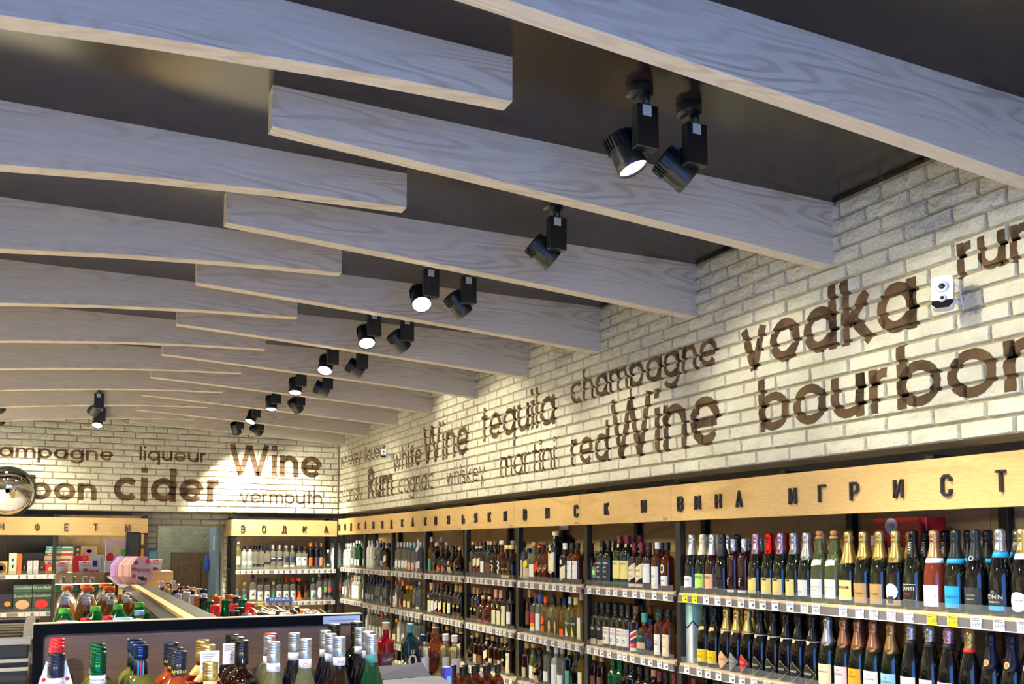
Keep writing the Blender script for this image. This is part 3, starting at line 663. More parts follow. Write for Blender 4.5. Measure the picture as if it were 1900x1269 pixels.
# ------------------------------------------------------------------ bottles: shapes, glass, caps, labels
GL = {'clear': mat('clear_glass', '#F4F8F6', .03, trans=.92), 'green': mat('dark_green_glass', '#0B140C', .05, coat=.6), 'mgreen': mat('green_glass', '#0F4A25', .05, trans=.35, coat=.5),
      'black': mat('black_glass', '#08090C', .06, coat=.5), 'amber': mat('amber_spirit', '#6E2E0A', .04, trans=.6), 'brown': mat('brown_spirit', '#240D05', .05, trans=.3, coat=.3),
      'gold': mat('golden_spirit', '#B08A30', .04, trans=.75), 'frost': mat('frosted_glass', '#C9D2CF', .35, trans=.5), 'rose': mat('rose_wine', '#8A3A24', .05, trans=.4, coat=.4),
      'lgreen': mat('pale_green_glass', '#BFD08A', .04, trans=.85), 'pale': mat('pale_yellow_spirit', '#E2DC9A', .04, trans=.85), 'orange': mat('orange_spirit', '#C2501A', .05, trans=.5),
      'red': mat('red_spirit', '#8E0E18', .05, trans=.4), 'blue': mat('blue_glass', '#1B3A8C', .05, trans=.5), 'teal': mat('dark_teal_glass', '#0A262C', .08), 'white': mat('white_ceramic', '#E9EAE8', .25),
      'navy': mat('navy_spirit', '#07081C', .05, trans=.2, coat=.4), 'olive': mat('olive_vermouth', '#A8AE55', .04, trans=.75), 'plum': mat('plum_spirit', '#2A0C12', .06, coat=.3), 'pet': mat('clear_plastic', '#E8F0EE', .08, trans=.9),
      'petg': mat('green_plastic', '#0E7A3C', .08, trans=.5), 'petb': mat('kvass_plastic', '#5A3214', .1, trans=.3), 'juice': mat('peach_juice_plastic', '#D88A2A', .1, trans=.5), 'dkpet': mat('dark_cola_plastic', '#241512', .08, trans=.1)}
PAL = {'navy': '#0A1029', 'white': '#ECEAE6', 'cream': '#EBE0B8', 'yellow': '#EFE08A', 'brightyellow': '#F2CF12', 'black': '#0D0E12', 'red': '#C01C26', 'orange': '#E8641C', 'gold': '#D2B46C', 'silver': '#C2C5CA', 'green': '#0E5A38', 'lime': '#B4E070',
       'peach': '#F2B48C', 'pink': '#E03C6A', 'palepink': '#E8CBD2', 'rosegold': '#D8A078', 'lilac': '#C6A2C0', 'grey': '#7C7E84', 'blue': '#2C5AA8', 'lblue': '#8FC0E0', 'cyan': '#1E9AD8', 'bronze': '#B08C5C', 'maroon': '#5E1420', 'teal': '#3E8C88', 'brown': '#5A3A28',
       'amber': '#B8761E', 'dkgrey': '#262A30', 'mint': '#BFE3DC', 'copper': '#A9785E', 'purple': '#4A3048', 'leaf': '#5AB03C', 'orangey': '#F0A020', 'bluecap': '#16305E', 'tag': '#EDEBF0', 'cork': '#C08A58', 'dkgreen': '#0C3A30', 'foilred': '#D0201C', 'periwinkle': '#86A0DC', 'skyblue': '#8CC4E4', 'beige': '#C8B48C'}
def pm(c, kind='paper'):
    if kind == 'paper': return mat('label_' + c, PAL[c], .55)
    if kind == 'plastic': return mat('plastic_cap_' + c, PAL[c], .3)
    return mat('foil_' + c, PAL[c], .28, metal=.85 if c in ('gold', 'silver', 'rosegold', 'bronze', 'copper', 'lilac', 'foilred', 'green', 'bluecap', 'white') else .35)
def S(b, r, zs, zn, h, rn=.0145):   # body radius, shoulder start, neck start, height (without the cap)
    return [(0, .004), (r * .8, 0), (r * .97, .003), (r, .01), (r, zs), (r * .96, zs + (zn - zs) * .25), (r * .78, zs + (zn - zs) * .55), (rn + (r - rn) * .22, zs + (zn - zs) * .8), (rn, zn), (rn * .96, h - .012), (rn * 1.05, h - .01), (rn * 1.05, h)]
SHP = {
 'champ': [(0, .004), (.036, 0), (.0425, .004), (.0435, .012), (.0435, .125), (.0415, .15), (.036, .18), (.028, .21), (.0205, .24), (.0165, .265), (.0145, .285), (.0165, .288), (.0165, .294), (.0135, .296), (.0135, .302)],
 'bord': S(0, .037, .185, .225, .285), 'vod': S(0, .0375, .195, .232, .29, .0135), 'slim': S(0, .031, .215, .26, .315, .0125), 'tall': S(0, .036, .22, .27, .335), 'litre': S(0, .045, .20, .25, .315, .0155),
 'whis': S(0, .039, .175, .205, .27), 'squat': S(0, .047, .125, .165, .235, .0155), 'small': S(0, .028, .13, .16, .205, .012), 'verm': S(0, .0415, .195, .235, .30, .0145),
 'cone': [(0, .004), (.043, 0), (.047, .004), (.048, .03), (.046, .09), (.040, .14), (.030, .185), (.0205, .218), (.0145, .238), (.0138, .305)],
 'round': [(0, .004), (.028, 0), (.04, .006), (.054, .04), (.06, .08), (.054, .12), (.035, .15), (.017, .172), (.0145, .19), (.0145, .225)],
 'sqr': [(0, .004, 1), (.036, 0, 1), (.038, .004, 1), (.038, .17, 1), (.034, .19, 1), (.022, .205, .4), (.014, .215, 0), (.014, .26, 0)],
 'big': [(0, .004, 1), (.049, 0, 1), (.052, .006, 1), (.052, .245, 1), (.047, .27, 1), (.03, .295, .5), (.018, .31, 0), (.018, .33, 0)],
 'flask': [(0, .004, 1), (.040, 0, 1), (.043, .005, 1), (.045, .15, 1), (.04, .175, 1), (.024, .2, .6), (.014, .215, 0), (.014, .255, 0)],
 'pet': [(0, .004), (.036, 0), (.044, .01), (.042, .05), (.044, .09), (.044, .2), (.04, .235), (.028, .27), (.016, .29), (.0135, .298), (.0135, .31)],
 'petbig': [(0, .004), (.048, 0), (.055, .012), (.053, .06), (.055, .12), (.055, .2), (.051, .245), (.038, .285), (.02, .31), (.0165, .318), (.0165, .328)],
 'jug': [(0, .004), (.07, 0), (.082, .012), (.082, .2), (.074, .25), (.045, .29), (.024, .305), (.022, .32)],
 'box': [(0, 0)], 'can': S(0, .024, .2, .22, .24)}
SQ = {'sqr': ((1, 1), 6), 'big': ((.8, 1.0), 6), 'flask': ((.6, 1.0), 4)}
def rad_at(shape, z):
    P = SHP[shape]
    for a, b in zip(P, P[1:]):
        if a[1] <= z <= b[1] and b[1] > a[1]: return a[0] + (b[0] - a[0]) * (z - a[1]) / (b[1] - a[1])
    return P[-1][0]
def wrap(m, shape, R, z, t, off, k=1.0, fn=None):
    """point on the bottle skin: t = metres to the reader's right of the front, z = height"""
    r = R(z) if callable(R) else R; th = PI + t / max(r, .012); q = 1.0; sx = sy = 1.0
    if shape in SQ and z < SHP[shape][3][1] + .001:
        (sx, sy), pw_ = SQ[shape]; c, s = abs(math.cos(th)), abs(math.sin(th)); q = 1 / ((c ** pw_ + s ** pw_) ** (1 / pw_))
    return ((r * q + off) * math.cos(th) * sx - (0 if sx == 1 else off * .4), (r * q + off) * math.sin(th) * sy, z)
def patch(shape, hw, lo, hi, R, off=.0007, n=8):
    """label skin: hw = half width in metres, lo(t), hi(t) for t in -1..1"""
    m = MB(); nz = 1 if not callable(R) else 5
    for i in range(n):
        ta, tb = -1 + 2 * i / n, -1 + 2 * (i + 1) / n
        for j in range(nz):
            za0, za1 = lo(ta) + (hi(ta) - lo(ta)) * j / nz, lo(ta) + (hi(ta) - lo(ta)) * (j + 1) / nz
            zb0, zb1 = lo(tb) + (hi(tb) - lo(tb)) * j / nz, lo(tb) + (hi(tb) - lo(tb)) * (j + 1) / nz
            P = [wrap(m, shape, R, z, t * hw, off) for z, t in ((za0, ta), (zb0, tb), (zb1, tb), (za1, ta))]
            m.quad(*P[::-1], smooth=True); 
    for i, f in enumerate(m.f): m.f[i] = f[::-1]
    return m
def label_fn(kind, z0, z1):
    zc, hh = (z0 + z1) / 2, (z1 - z0) / 2
    if kind == 'diamond': return (lambda t: zc - hh * (1 - abs(t)), lambda t: zc + hh * (1 - abs(t)))
    if kind == 'oval': return (lambda t: zc - hh * math.sqrt(max(0, 1 - t * t)), lambda t: zc + hh * math.sqrt(max(0, 1 - t * t)))
    if kind == 'tri': return (lambda t: z0, lambda t: z0 + (z1 - z0) * (1 - abs(t)) + .0005)
    if kind == 'wavy': return (lambda t: z0 + .003 * math.sin(2.5 * t), lambda t: z1 + .003 * math.sin(2.5 * t + 1))
    if kind == 'shield': return (lambda t: z0 + (abs(t)) * .02, lambda t: z1 - (1 - abs(t)) * .018)
    if kind == 'slant': return (lambda t: z0 + .018 * t, lambda t: z1 + .018 * t)
    if kind == 'top': return (lambda t: z0, lambda t: z0 + (z1 - z0) * (.75 + .25 * math.cos(t * PI)))
    return (lambda t: z0, lambda t: z1)
def make_bottle(root, shape, glass, cap, labels=(), neck=None, texts=(), n=18):
    """cap: (kind, colour, ...), labels: (shape, colour, z0, z1, half width), neck: (colour, z0, z1), texts: (string, size, z, colour[, t, vertical])"""
    P = SHP[shape]; sq, pw_ = SQ.get(shape, (None, 6)); top = P[-1][1]
    if shape in SQ: sqv = sq
    MB().lathe(P, n if shape not in SQ else 24, sq=sq, pw=pw_).build('glass_body', GL[glass], root)
    R = (lambda z: rad_at(shape, z))
    k, c = cap[0], cap[1]
    if k == 'foil':
        zl = cap[2]; m = MB(); o = .0009; Q = [(rad_at(shape, zl) + o, zl)] + [(p[0] + o, p[1]) for p in P if zl < p[1] < .262]
        Q += [(rad_at(shape, .263) + o, .263), (.0165, .27), (.0195, .274), (.0188, .279), (.0175, .284), (.0192, .29), (.0198, .297), (.0186, .304), (.0175, .309), (.0145, .313), (.007, .3155), (0, .316)]
        m.lathe(Q, n); rr = random.Random(sum(map(ord, c)) % 99)
        for i in range(len(m.v) - 1 - n * 3):       # crumple the foil over the wire cage
            x, y, z = m.v[i]
            if z > .268: k_ = 1 + rr.uniform(-.06, .06); m.v[i] = (x * k_, y * k_, z + rr.uniform(-.0008, .0008))
        if len(cap) > 3:
            for i in range(n):
                x, y, z = m.v[i]; th = math.atan2(y, x); m.v[i] = (x, y, z - .006 * math.cos(th - PI + .6) - .003 * math.sin(3 * th))
        m.build('foil', pm(c, 'foil'), root)
    elif k == 'cage':
        MB().lathe([(.0185, .284), (.0195, .288), (.0185, .294), (.0125, .298), (.0148, .304), (.016, .312), (.0145, .319), (0, .321)], n).build('cork', pm('cork', 'plastic'), root)
        w_ = MB()
        for i in range(4): t = PI / 4 + i * PI / 2; w_.tube([(.0175 * math.cos(t), .0175 * math.sin(t), .286), (.0185 * math.cos(t), .0185 * math.sin(t), .303), (.010 * math.cos(t), .010 * math.sin(t), .3215)], .0009, 4)
        w_.build('wire_cage', pm('dkgrey', 'foil'), root)
    elif k == 'screw':
        h = cap[2] if len(cap) > 2 else .045; r = rad_at(shape, top) + .0022; z0 = top - h; m = MB()
        Q = [(r * .97, z0), (r, z0 + .001)]
        for i in range(4): z = max(z0 + h * .3, top - .026) + .006 * i; Q += [(r, z), (r * .92, z + .0012), (r * 1.03, z + .003), (r * 1.0, z + .005)]
        Q += [(r, top + .001), (r * .9, top + .003), (0, top + .0035)]; m.lathe(Q, n).build('cap', pm(c, 'foil' if c in ('silver', 'gold', 'green', 'bluecap', 'copper') else 'plastic'), root)
        if len(cap) > 3: MB().lathe([(r * 1.004, z0 + .001), (r * 1.006, z0 + cap[4] if len(cap) > 4 else z0 + .014)], n).build('cap_band', pm(cap[3]), root)
    elif k == 'cork':     # stopper with a wide head
        r = rad_at(shape, top); MB().lathe([(r + .002, top - .006), (r + .005, top), (r + .005, top + .022), (r + .003, top + .026), (0, top + .0265)], n).build('stopper', pm(c, 'plastic'), root)
    elif k == 'hat': MB().lathe([(.004, top), (.03, top - .004), (.032, top - .001), (.016, top + .003), (.012, top + .02), (.005, top + .028), (0, top + .029)], n).build('hat_cap', pm(c, 'plastic'), root)
    elif k == 'crown': MB().lathe([(.014, top - .01), (.02, top), (.024, top + .008), (.013, top + .02), (.006, top + .03), (0, top + .034)], n).build('stopper', pm(c, 'foil'), root)
    elif k == 'plastic': MB().lathe([(.0165, top - .012), (.017, top - .01), (.017, top + .004), (.0155, top + .006), (0, top + .0065)], n).build('cap', pm(c, 'plastic'), root)
    elif k == 'wide': MB().lathe([(.027, top - .012), (.028, top - .008), (.028, top + .008), (.0255, top + .010), (0, top + .0105)], n).build('cap', pm(c, 'plastic'), root)
    elif k == 'block': MB().lathe([(.021, top - .03), (.0215, top - .028), (.0215, top + .012), (.02, top + .014), (0, top + .0145)], n).build('cap', pm(c, 'plastic'), root)
    if neck:
        m = MB(); c_, za, zb = neck[:3]; m.lathe([(rad_at(shape, za) + .0014, za), (rad_at(shape, (za + zb) / 2) + .0015, (za + zb) / 2), (rad_at(shape, zb) + .0014, zb)], n).build('neck_label', pm(c_), root)
    for li, (kd, c_, za, zb, hw) in enumerate(labels):
        lo, hi = label_fn(kd, za, zb); curved = abs(rad_at(shape, za) - rad_at(shape, zb)) > .002
        patch(shape, hw, lo, hi, R if curved else rad_at(shape, (za + zb) / 2), .0007 + .0004 * li).build('label', pm(c_), root)
    if texts:
        for c_ in set(t[3] for t in texts):
            m = MB()
            for t in texts:
                if t[3] != c_: continue
                body, size, z, _ = t[:4]; dt = t[4] if len(t) > 4 else 0; oo = .0038 if cap[0] == 'screw' and z > top - (cap[2] if len(cap) > 2 else .045) else .0024
                for T in text_tris(body, size):
                    m.quad(*[wrap(m, shape, R, z + (x if len(t) > 5 else y), dt + (-y if len(t) > 5 else x), oo) for x, y in T])
            m.build('label_print', pm(c_), root)
    return root
# kind: (object name, words of its look, shape, glass, cap, labels, neck, texts)
K = {}
def kind(key, *a, **kw): K[key] = (a, kw)
LBL = lambda c, a=.035, b=.11, w=.036, k='rect': (k, c, a, b, w)
kind('wg', 'sparkling_wine_bottle', 'white foil and pale grey label', 'champ', 'green', ('foil', 'white', .205, 1), [LBL('tag', .03, .088, .034, 'wavy')], None, [('RUNI', .018, .072, 'black')])
kind('wl', 'sparkling_wine_bottle', 'cream foil and lime green label', 'champ', 'green', ('foil', 'cream', .205, 1), [LBL('lime', .03, .105, .04, 'wavy')], None, [('RUNI', .022, .088, 'black')])
kind('wp', 'sparkling_wine_bottle', 'white foil and peach label', 'champ', 'plum', ('foil', 'white', .205, 1), [LBL('peach', .03, .105, .04, 'wavy')], None, [('RUNI', .022, .088, 'black')])
kind('wk', 'sparkling_wine_bottle', 'all black foil and faint gold script', 'champ', 'black', ('foil', 'dkgrey', .2), [LBL('black', .03, .08, .036)], None, [('Salerno', .012, .04, 'gold')])
kind('wf', 'sparkling_wine_bottle', 'silver cap with round emblem and large letter f', 'bord', 'plum', ('screw', 'silver', .06), [LBL('tag', .02, .032, .034)], None, [('f', .055, .07, 'white'), ('o', .026, .245, 'black')])
for k_, c_, d_, q_ in (('y1', 'lilac', 'pink', 'maroon'), ('y2', 'foilred', 'red', 'maroon'), ('y3', 'lilac', 'pale pink', 'purple'), ('y4', 'silver', 'silver', 'dkgrey')):
    kind(k_, 'sparkling_wine_bottle', d_ + ' foil and cream yellow label', 'champ', 'green', ('foil', c_, .215), [LBL('yellow', .022, .098, .035), ('over', q_, .088, .104, .013)], None, [('TOSO', .009, .097, 'white', -.0)])
kind('sw', 'sparkling_wine_bottle', 'silver white foil and white label', 'champ', 'green', ('foil', 'white', .19, 1), [LBL('white', .025, .098, .036)], None, [('Asti', .014, .045, 'blue'), ('o', .02, .08, 'navy', -.018)])
kind('cg', 'sparkling_wine_bottle', 'pale green glass, bare wired cork and white neck label', 'champ', 'lgreen', ('cage', 'cork'), [LBL('white', .022, .105, .036), ('wavy', 'white', .165, .19, .03)], None, [('LAMBRUSCO', .0095, .07, 'grey'), ('BIANCO', .007, .056, 'grey')])
kind('gy', 'sparkling_wine_bottle', 'gold foil with medallion and yellow label', 'champ', 'green', ('foil', 'gold', .178, 1), [LBL('yellow', .02, .105, .036), ('over', 'maroon', .07, .08, .026)], None, [('BOSCA', .010, .075, 'cream')])
kind('gb', 'sparkling_wine_bottle', 'yellow gold foil and bronze label', 'champ', 'green', ('foil', 'gold', .195, 1), [LBL('bronze', .012, .095, .04)], None, [('De Luxe', .014, .055, 'dkgrey')])
kind('gd', 'sparkling_wine_bottle', 'gold foil and white drop shaped label', 'champ', 'black', ('foil', 'gold', .185), [('oval', 'white', .035, .1, .03), ('rect', 'bronze', .012, .034, .038), ('over', 'dkgrey', .02, .048, .012)], None, [('RESTO', .008, .077, 'grey')])
kind('ca', 'sparkling_wine_bottle', 'black foil with vertical white name and black label', 'champ', 'green', ('foil', 'black', .2, 1), [('rect', 'white', .0375, .1005, .0365), ('over', 'black', .039, .099, .035)], None, [('CANTI', .019, .082, 'white'), ('Asti', .016, .062, 'red'), ('CANTI', .016, .245, 'white', 0, 1)])
kind('rp', 'sparkling_wine_bottle', 'rose gold foil, pink wine and pale label', 'champ', 'rose', ('foil', 'rosegold', .205), [LBL('tag', .018, .1, .036)], ('tag', .186, .205), [('PROSECCO', .0115, .06, 'grey'), ('ROSE', .006, .073, 'grey')])
kind('cb', 'sparkling_wine_bottle', 'dark foil with bright blue band and blue label', 'champ', 'green', ('foil', 'dkgrey', .205), [LBL('cyan', .018, .1, .034)], ('cyan', .186, .205), [('PROSECCO', .0115, .06, 'navy')])
kind('dd', 'sparkling_wine_bottle', 'dark grey foil with round emblem and dark label', 'champ', 'black', ('foil', 'dkgrey', .2), [LBL('dkgrey', .015, .098, .04)], None, [('TOSCANIA', .008, .07, 'beige'), ('PROSECCO', .006, .055, 'white'), ('O', .026, .205, 'white')])
kind('zn', 'sparkling_wine_bottle', 'silver foil, blue collar and dark label reading PROSECCO', 'champ', 'black', ('foil', 'silver', .23), [('top', 'dkgrey', .035, .095, .037), ('rect', 'cyan', .02, .036, .037)], ('cyan', .21, .23), [('ZONIN', .021, .068, 'white'), ('PROSECCO', .009, .05, 'white'), ('o', .02, .087, 'beige')])
kind('go', 'sparkling_wine_bottle', 'gold foil, white collar and white oval label', 'champ', 'black', ('foil', 'gold', .225), [('oval', 'white', .02, .09, .036)], ('white', .205, .225), [('Augusta', .012, .062, 'grey')])
kind('yl', 'sparkling_wine_bottle', 'black foil, gold medallion and bright yellow label', 'champ', 'black', ('foil', 'black', .215), [LBL('brightyellow', .022, .088, .042), ('wavy', 'gold', .188, .205, .02)], None, [('ABRAU', .008, .075, 'dkgrey'), ('DURSO', .012, .052, 'dkgrey')])
for k_, d_, c_, f_, fd in (('d1', 'peach', 'peach', 'gold', 'gold'), ('d2', 'grey', 'grey', 'gold', 'gold'), ('d3', 'crimson', 'red', 'gold', 'gold'), ('d4', 'black gold edged', 'black', 'black', 'black')):
    kind(k_, 'sparkling_wine_bottle', '%s foil and %s diamond label' % (fd, d_), 'champ', 'black', ('foil', f_, .2), [('diamond', 'gold', .006, .098, .0415), ('diamond', c_, .0085, .0955, .0395), ('oval', 'red' if c_ == 'red' else 'beige', .183, .2, .009)], ('silver', .196, .2), [('DURSO', .013, .055, 'white' if c_ != 'peach' else 'dkgrey')] + ([('1870', .012, .235, 'beige', 0, 1)] if c_ == 'black' else []))
for k_, d_, c_, f_ in (('l1', 'cream', 'cream', 'silver'), ('l2', 'pale pink', 'palepink', 'copper'), ('l3', 'orange', 'orangey', 'copper'), ('l4', 'white', 'white', 'copper'), ('l5', 'pale blue', 'lblue', 'bronze')):
    kind(k_, 'sparkling_wine_bottle', '%s foil and %s label' % (f_, d_), 'champ', 'green', ('foil', f_, .19, 1), [LBL(c_, .0, .11, .04)], None, [('Balaklava', .013, .078, 'dkgrey'), ('o', .02, .096, 'maroon')])
kind('s1', 'sparkling_wine_bottle', 'short crumpled silver foil on a dark neck', 'champ', 'black', ('foil', 'silver', .255), [LBL('white')], ('black', .235, .254))
kind('s2', 'sparkling_wine_bottle', 'short crumpled pink foil on a dark neck', 'champ', 'black', ('foil', 'lilac', .255), [LBL('palepink')], ('black', .235, .254))
kind('s3', 'sparkling_wine_bottle', 'gold foil with a red ring', 'champ', 'black', ('foil', 'gold', .245), [LBL('cream')], ('foilred' if False else 'red', .232, .246))
kind('s4', 'sparkling_wine_bottle', 'dark navy foil with an orange medallion', 'champ', 'black', ('foil', 'navy', .185, 1), [LBL('cream'), ('oval', 'beige', .192, .216, .011), ('oval', 'orange', .195, .213, .008)], None)
kind('s5', 'sparkling_wine_bottle', 'plain black foil', 'champ', 'black', ('foil', 'black', .19), [LBL('dkgrey')], None)
# whisky, tequila, cognac, vodka
kind('hA', 'whisky_bottle', 'black label with white lettering', 'bord', 'black', ('screw', 'black', .04), [LBL('dkgrey', .02, .17, .036)], None, [('COPPER', .016, .145, 'white'), ('C', .05, .105, 'white'), ('DOG', .016, .06, 'white')])
kind('hB', 'whisky_bottle', 'green glass, maroon cap and large yellow label', 'litre', 'green', ('screw', 'maroon', .05), [LBL('yellow', .055, .165, .043), ('rect', 'dkgreen', .02, .053, .043), ('rect', 'cream', .245, .275, .01)], None, [('ESON', .02, .145, 'dkgreen'), ('I', .03, .11, 'red', -.012)])
kind('hC', 'whisky_bottle', 'maroon cap and patchwork diagonal label', 'whis', 'brown', ('screw', 'maroon', .055), [('slant', 'cream', .05, .135, .034), ('rect', 'palepink', .012, .03, .034)], None, [('BUSH', .016, .11, 'maroon'), ('MILLS', .016, .075, 'grey')])
kind('hD', 'whisky_bottle', 'dark cap and tall pale label', 'whis', 'brown', ('screw', 'dkgrey', .04), [LBL('tag', .04, .15, .036)], None, [('BENI', .01, .135, 'brown')])
kind('hE', 'whisky_bottle', 'white cap and tall white label', 'whis', 'amber', ('screw', 'white', .035), [LBL('white', .01, .135, .04)], None, [('OAKS', .016, .08, 'purple')])
kind('hF', 'whisky_bottle', 'black cap, amber spirit and low white label', 'whis', 'amber', ('screw', 'black', .04), [LBL('white', .03, .085, .036), ('oval', 'cream', .1, .15, .018), ('over', 'dkgreen', .112, .138, .010)], None, [('Kinley', .014, .06, 'dkgrey')])
kind('hG', 'whisky_bottle', 'green label and amber spirit, short', 'small', 'amber', ('screw', 'dkgreen', .03), [LBL('teal', .05, .12, .026), ('over', 'lime', .07, .1, .018)])
kind('hH', 'whisky_bottle', 'black cap and dark label with white letters', 'whis', 'brown', ('screw', 'black', .04), [LBL('white', .03, .13, .03)], None, [('J', .03, .09, 'black')])
kind('hI', 'whisky_bottle', 'green glass, long green cap', 'bord', 'mgreen', ('screw', 'green', .06), [LBL('dkgreen')])
kind('hJ', 'whisky_bottle', 'tall maroon cap on dark glass', 'litre', 'green', ('screw', 'maroon', .05), [LBL('yellow', .055, .165, .043)])
kind('hK', 'whisky_bottle', 'green glass and white label with red letters', 'whis', 'green', ('screw', 'black', .04), [LBL('white', .025, .13, .036)], None, [('FOX &', .016, .115, 'red'), ('DOGS', .019, .094, 'dkgrey'), ('o', .05, .06, 'brown')])
kind('hL', 'whisky_bottle', 'green glass and black label', 'whis', 'green', ('screw', 'black', .04), [LBL('black', .05, .13, .036), ('rect', 'beige', .01, .045, .036)], None, [('Oak', .026, .11, 'white'), ('oo', .03, .04, 'brown')])
kind('hM', 'whisky_bottle', 'red, white and blue flag label', 'whis', 'brown', ('screw', 'brown', .04), [LBL('white', .01, .03, .036), ('rect', 'red', .03, .06, .036), ('rect', 'bluecap', .06, .135, .036), ('slant', 'white', .075, .12, .034), ('slant', 'red', .085, .108, .032)], None, [("ELL'S", .018, .045, 'white')])
kind('hN', 'whisky_bottle', 'round green and beige label', 'squat', 'amber', ('screw', 'teal', .05), [('oval', 'dkgreen', .06, .135, .04), ('rect', 'beige', .035, .07, .04), ('rect', 'dkgreen', .008, .034, .04)], None, [('MASTERS', .012, .105, 'beige')])
kind('hO', 'whisky_bottle', 'small navy round label on orange spirit', 'small', 'amber', ('screw', 'bluecap', .03), [('oval', 'bluecap', .03, .1, .026)])
kind('hP', 'whisky_bottle', 'navy cap, white label with black letters', 'whis', 'amber', ('screw', 'navy', .05), [LBL('white', .015, .13, .036)], None, [('SCOTCH', .012, .09, 'black'), ('TERRIER', .012, .076, 'black')])
kind('hQ', 'whisky_bottle', 'black cap, cream label with a running hare', 'whis', 'amber', ('screw', 'black', .045), [LBL('cream', .015, .135, .037)], None, [('WEST', .015, .118, 'brown'), ('~', .05, .07, 'cork')])
kind('hR', 'whisky_bottle', 'large square black, cream arrow label', 'big', 'black', ('cork', 'cream'), [('shield', 'cream', .06, .215, .047), ('rect', 'cream', .222, .262, .012)], None, [('Blatna', .016, .165, 'grey'), ('o', .05, .075, 'red')])
kind('hS', 'whisky_bottle', 'small black, cream arrow label and white cap', 'whis', 'black', ('screw', 'white', .04), [('shield', 'cream', .02, .125, .036), ('rect', 'cream', .13, .16, .010)], None, [('o', .03, .035, 'red')])
kind('hT', 'whisky_bottle', 'dark cap, white label with letters GS', 'whis', 'amber', ('screw', 'black', .035), [LBL('white', .035, .155, .036)], None, [('GS', .03, .137, 'black'), ('~', .05, .09, 'grey')])
kind('hU', 'whisky_bottle', 'gold topped with slanting red label', 'sqr', 'brown', ('screw', 'red', .02, 'gold'), [('slant', 'red', .07, .13, .030)], None)
kind('hV', 'whisky_bottle', 'amber with slanting gold stripes', 'sqr', 'amber', ('screw', 'black', .03), [('slant', 'gold', .08, .088, .03), ('slant', 'silver', .1, .104, .03)])
kind('hW', 'whisky_bottle', 'huge black display size, cream stopper', 'big', 'black', ('cork', 'cream'), [])
kind('tA', 'gin_bottle', 'clear, black cap and tall white label', 'bord', 'clear', ('screw', 'black', .045), [LBL('white', .02, .15, .03)])
kind('tB', 'gin_bottle', 'clear with yellow flower label', 'squat', 'clear', ('screw', 'bluecap', .03), [LBL('beige', .02, .09, .04), ('oval', 'brightyellow', .09, .15, .03)])
kind('tC', 'gin_bottle', 'clear square with pale green label', 'flask', 'lgreen', ('cork', 'cork'), [LBL('white', .03, .12, .036)])
kind('tD', 'tequila_bottle', 'red sombrero shaped cap and red orange label', 'bord', 'clear', ('hat', 'red'), [LBL('red', .08, .15, .036), ('rect', 'orangey', .05, .08, .036), ('rect', 'white', .02, .05, .036)])
kind('tE', 'tequila_bottle', 'blue cap and white label', 'bord', 'clear', ('screw', 'blue', .045), [LBL('white', .03, .15, .034)])
kind('tF', 'tequila_bottle', 'gold tequila with orange cap and label', 'whis', 'gold', ('screw', 'orange', .04), [('oval', 'orange', .08, .14, .026), ('rect', 'orange', .03, .07, .026)])
kind('tG', 'tequila_bottle', 'square with black cap and dark oval', 'sqr', 'olive', ('block', 'black'), [('oval', 'black', .03, .14, .028), ('oval', 'beige', .03, .12, .014)])
kind('tH', 'tequila_bottle', 'square gold with red rimmed black cap', 'sqr', 'gold', ('block', 'black'), [('oval', 'black', .03, .14, .028), ('oval', 'gold', .03, .12, .014)])
kind('tI', 'tequila_bottle', 'amber with orange tag and blue cap', 'whis', 'gold', ('screw', 'bluecap', .04), [LBL('orange', .02, .07, .03)])
kind('tJ', 'tequila_bottle', 'clear dark square with white triangle', 'bord', 'olive', ('screw', 'silver', .045), [('tri', 'white', .03, .1, .02)], None, [('ONZA', .02, .115, 'white')])
kind('tK', 'tequila_bottle', 'dark gold square with yellow triangle', 'bord', 'gold', ('screw', 'yellow', .045), [LBL('dkgrey', .02, .16, .032), ('tri', 'brightyellow', .03, .1, .02)], None, [('ONZA', .02, .115, 'white')])
kind('tL', 'tequila_bottle', 'gold with long cream label', 'slim', 'gold', ('screw', 'beige', .04), [LBL('cream', .02, .16, .026)])
kind('lA', 'liqueur_bottle', 'tall dark with gold neck', 'slim', 'black', ('screw', 'bronze', .06), [LBL('teal', .06, .15, .026)])
kind('lB', 'liqueur_bottle', 'tall brown with framed label', 'slim', 'brown', ('screw', 'bronze', .06), [LBL('brown', .06, .16, .026)])
kind('cA', 'cognac_bottle', 'dark, cream pointed label over red boxes', 'bord', 'brown', ('screw', 'brown', .05, 'cream'), [('shield', 'cream', .08, .16, .034), ('rect', 'maroon', .03, .07, .034)])
kind('cB', 'cognac_bottle', 'dark, tall, tiny gold writing', 'bord', 'black', ('screw', 'gold', .02), [LBL('brown', .04, .12, .03)])
kind('cC', 'cognac_bottle', 'amber, large white figure five', 'whis', 'brown', ('cork', 'brown'), [LBL('red', .04, .06, .012)], None, [('5', .12, .095, 'white')])
kind('cD', 'cognac_bottle', 'amber, large white figure three', 'whis', 'amber', ('cork', 'white'), [LBL('white', .04, .06, .012)], None, [('3', .12, .095, 'white')])
kind('cE', 'cognac_bottle', 'round shouldered, yellow cap, two gold rings', 'squat', 'brown', ('cork', 'yellow'), [LBL('beige', .01, .03, .036)], None, [('oo', .04, .08, 'gold')])
kind('cF', 'cognac_bottle', 'gold stopper decanter', 'round', 'brown', ('crown', 'gold'), [('oval', 'brown', .05, .11, .03)])
kind('cG', 'cognac_bottle', 'olive gold scalloped label and black crown stopper', 'round', 'brown', ('crown', 'black'), [LBL('beige', .02, .07, .045), ('rect', 'bronze', .09, .12, .03)])
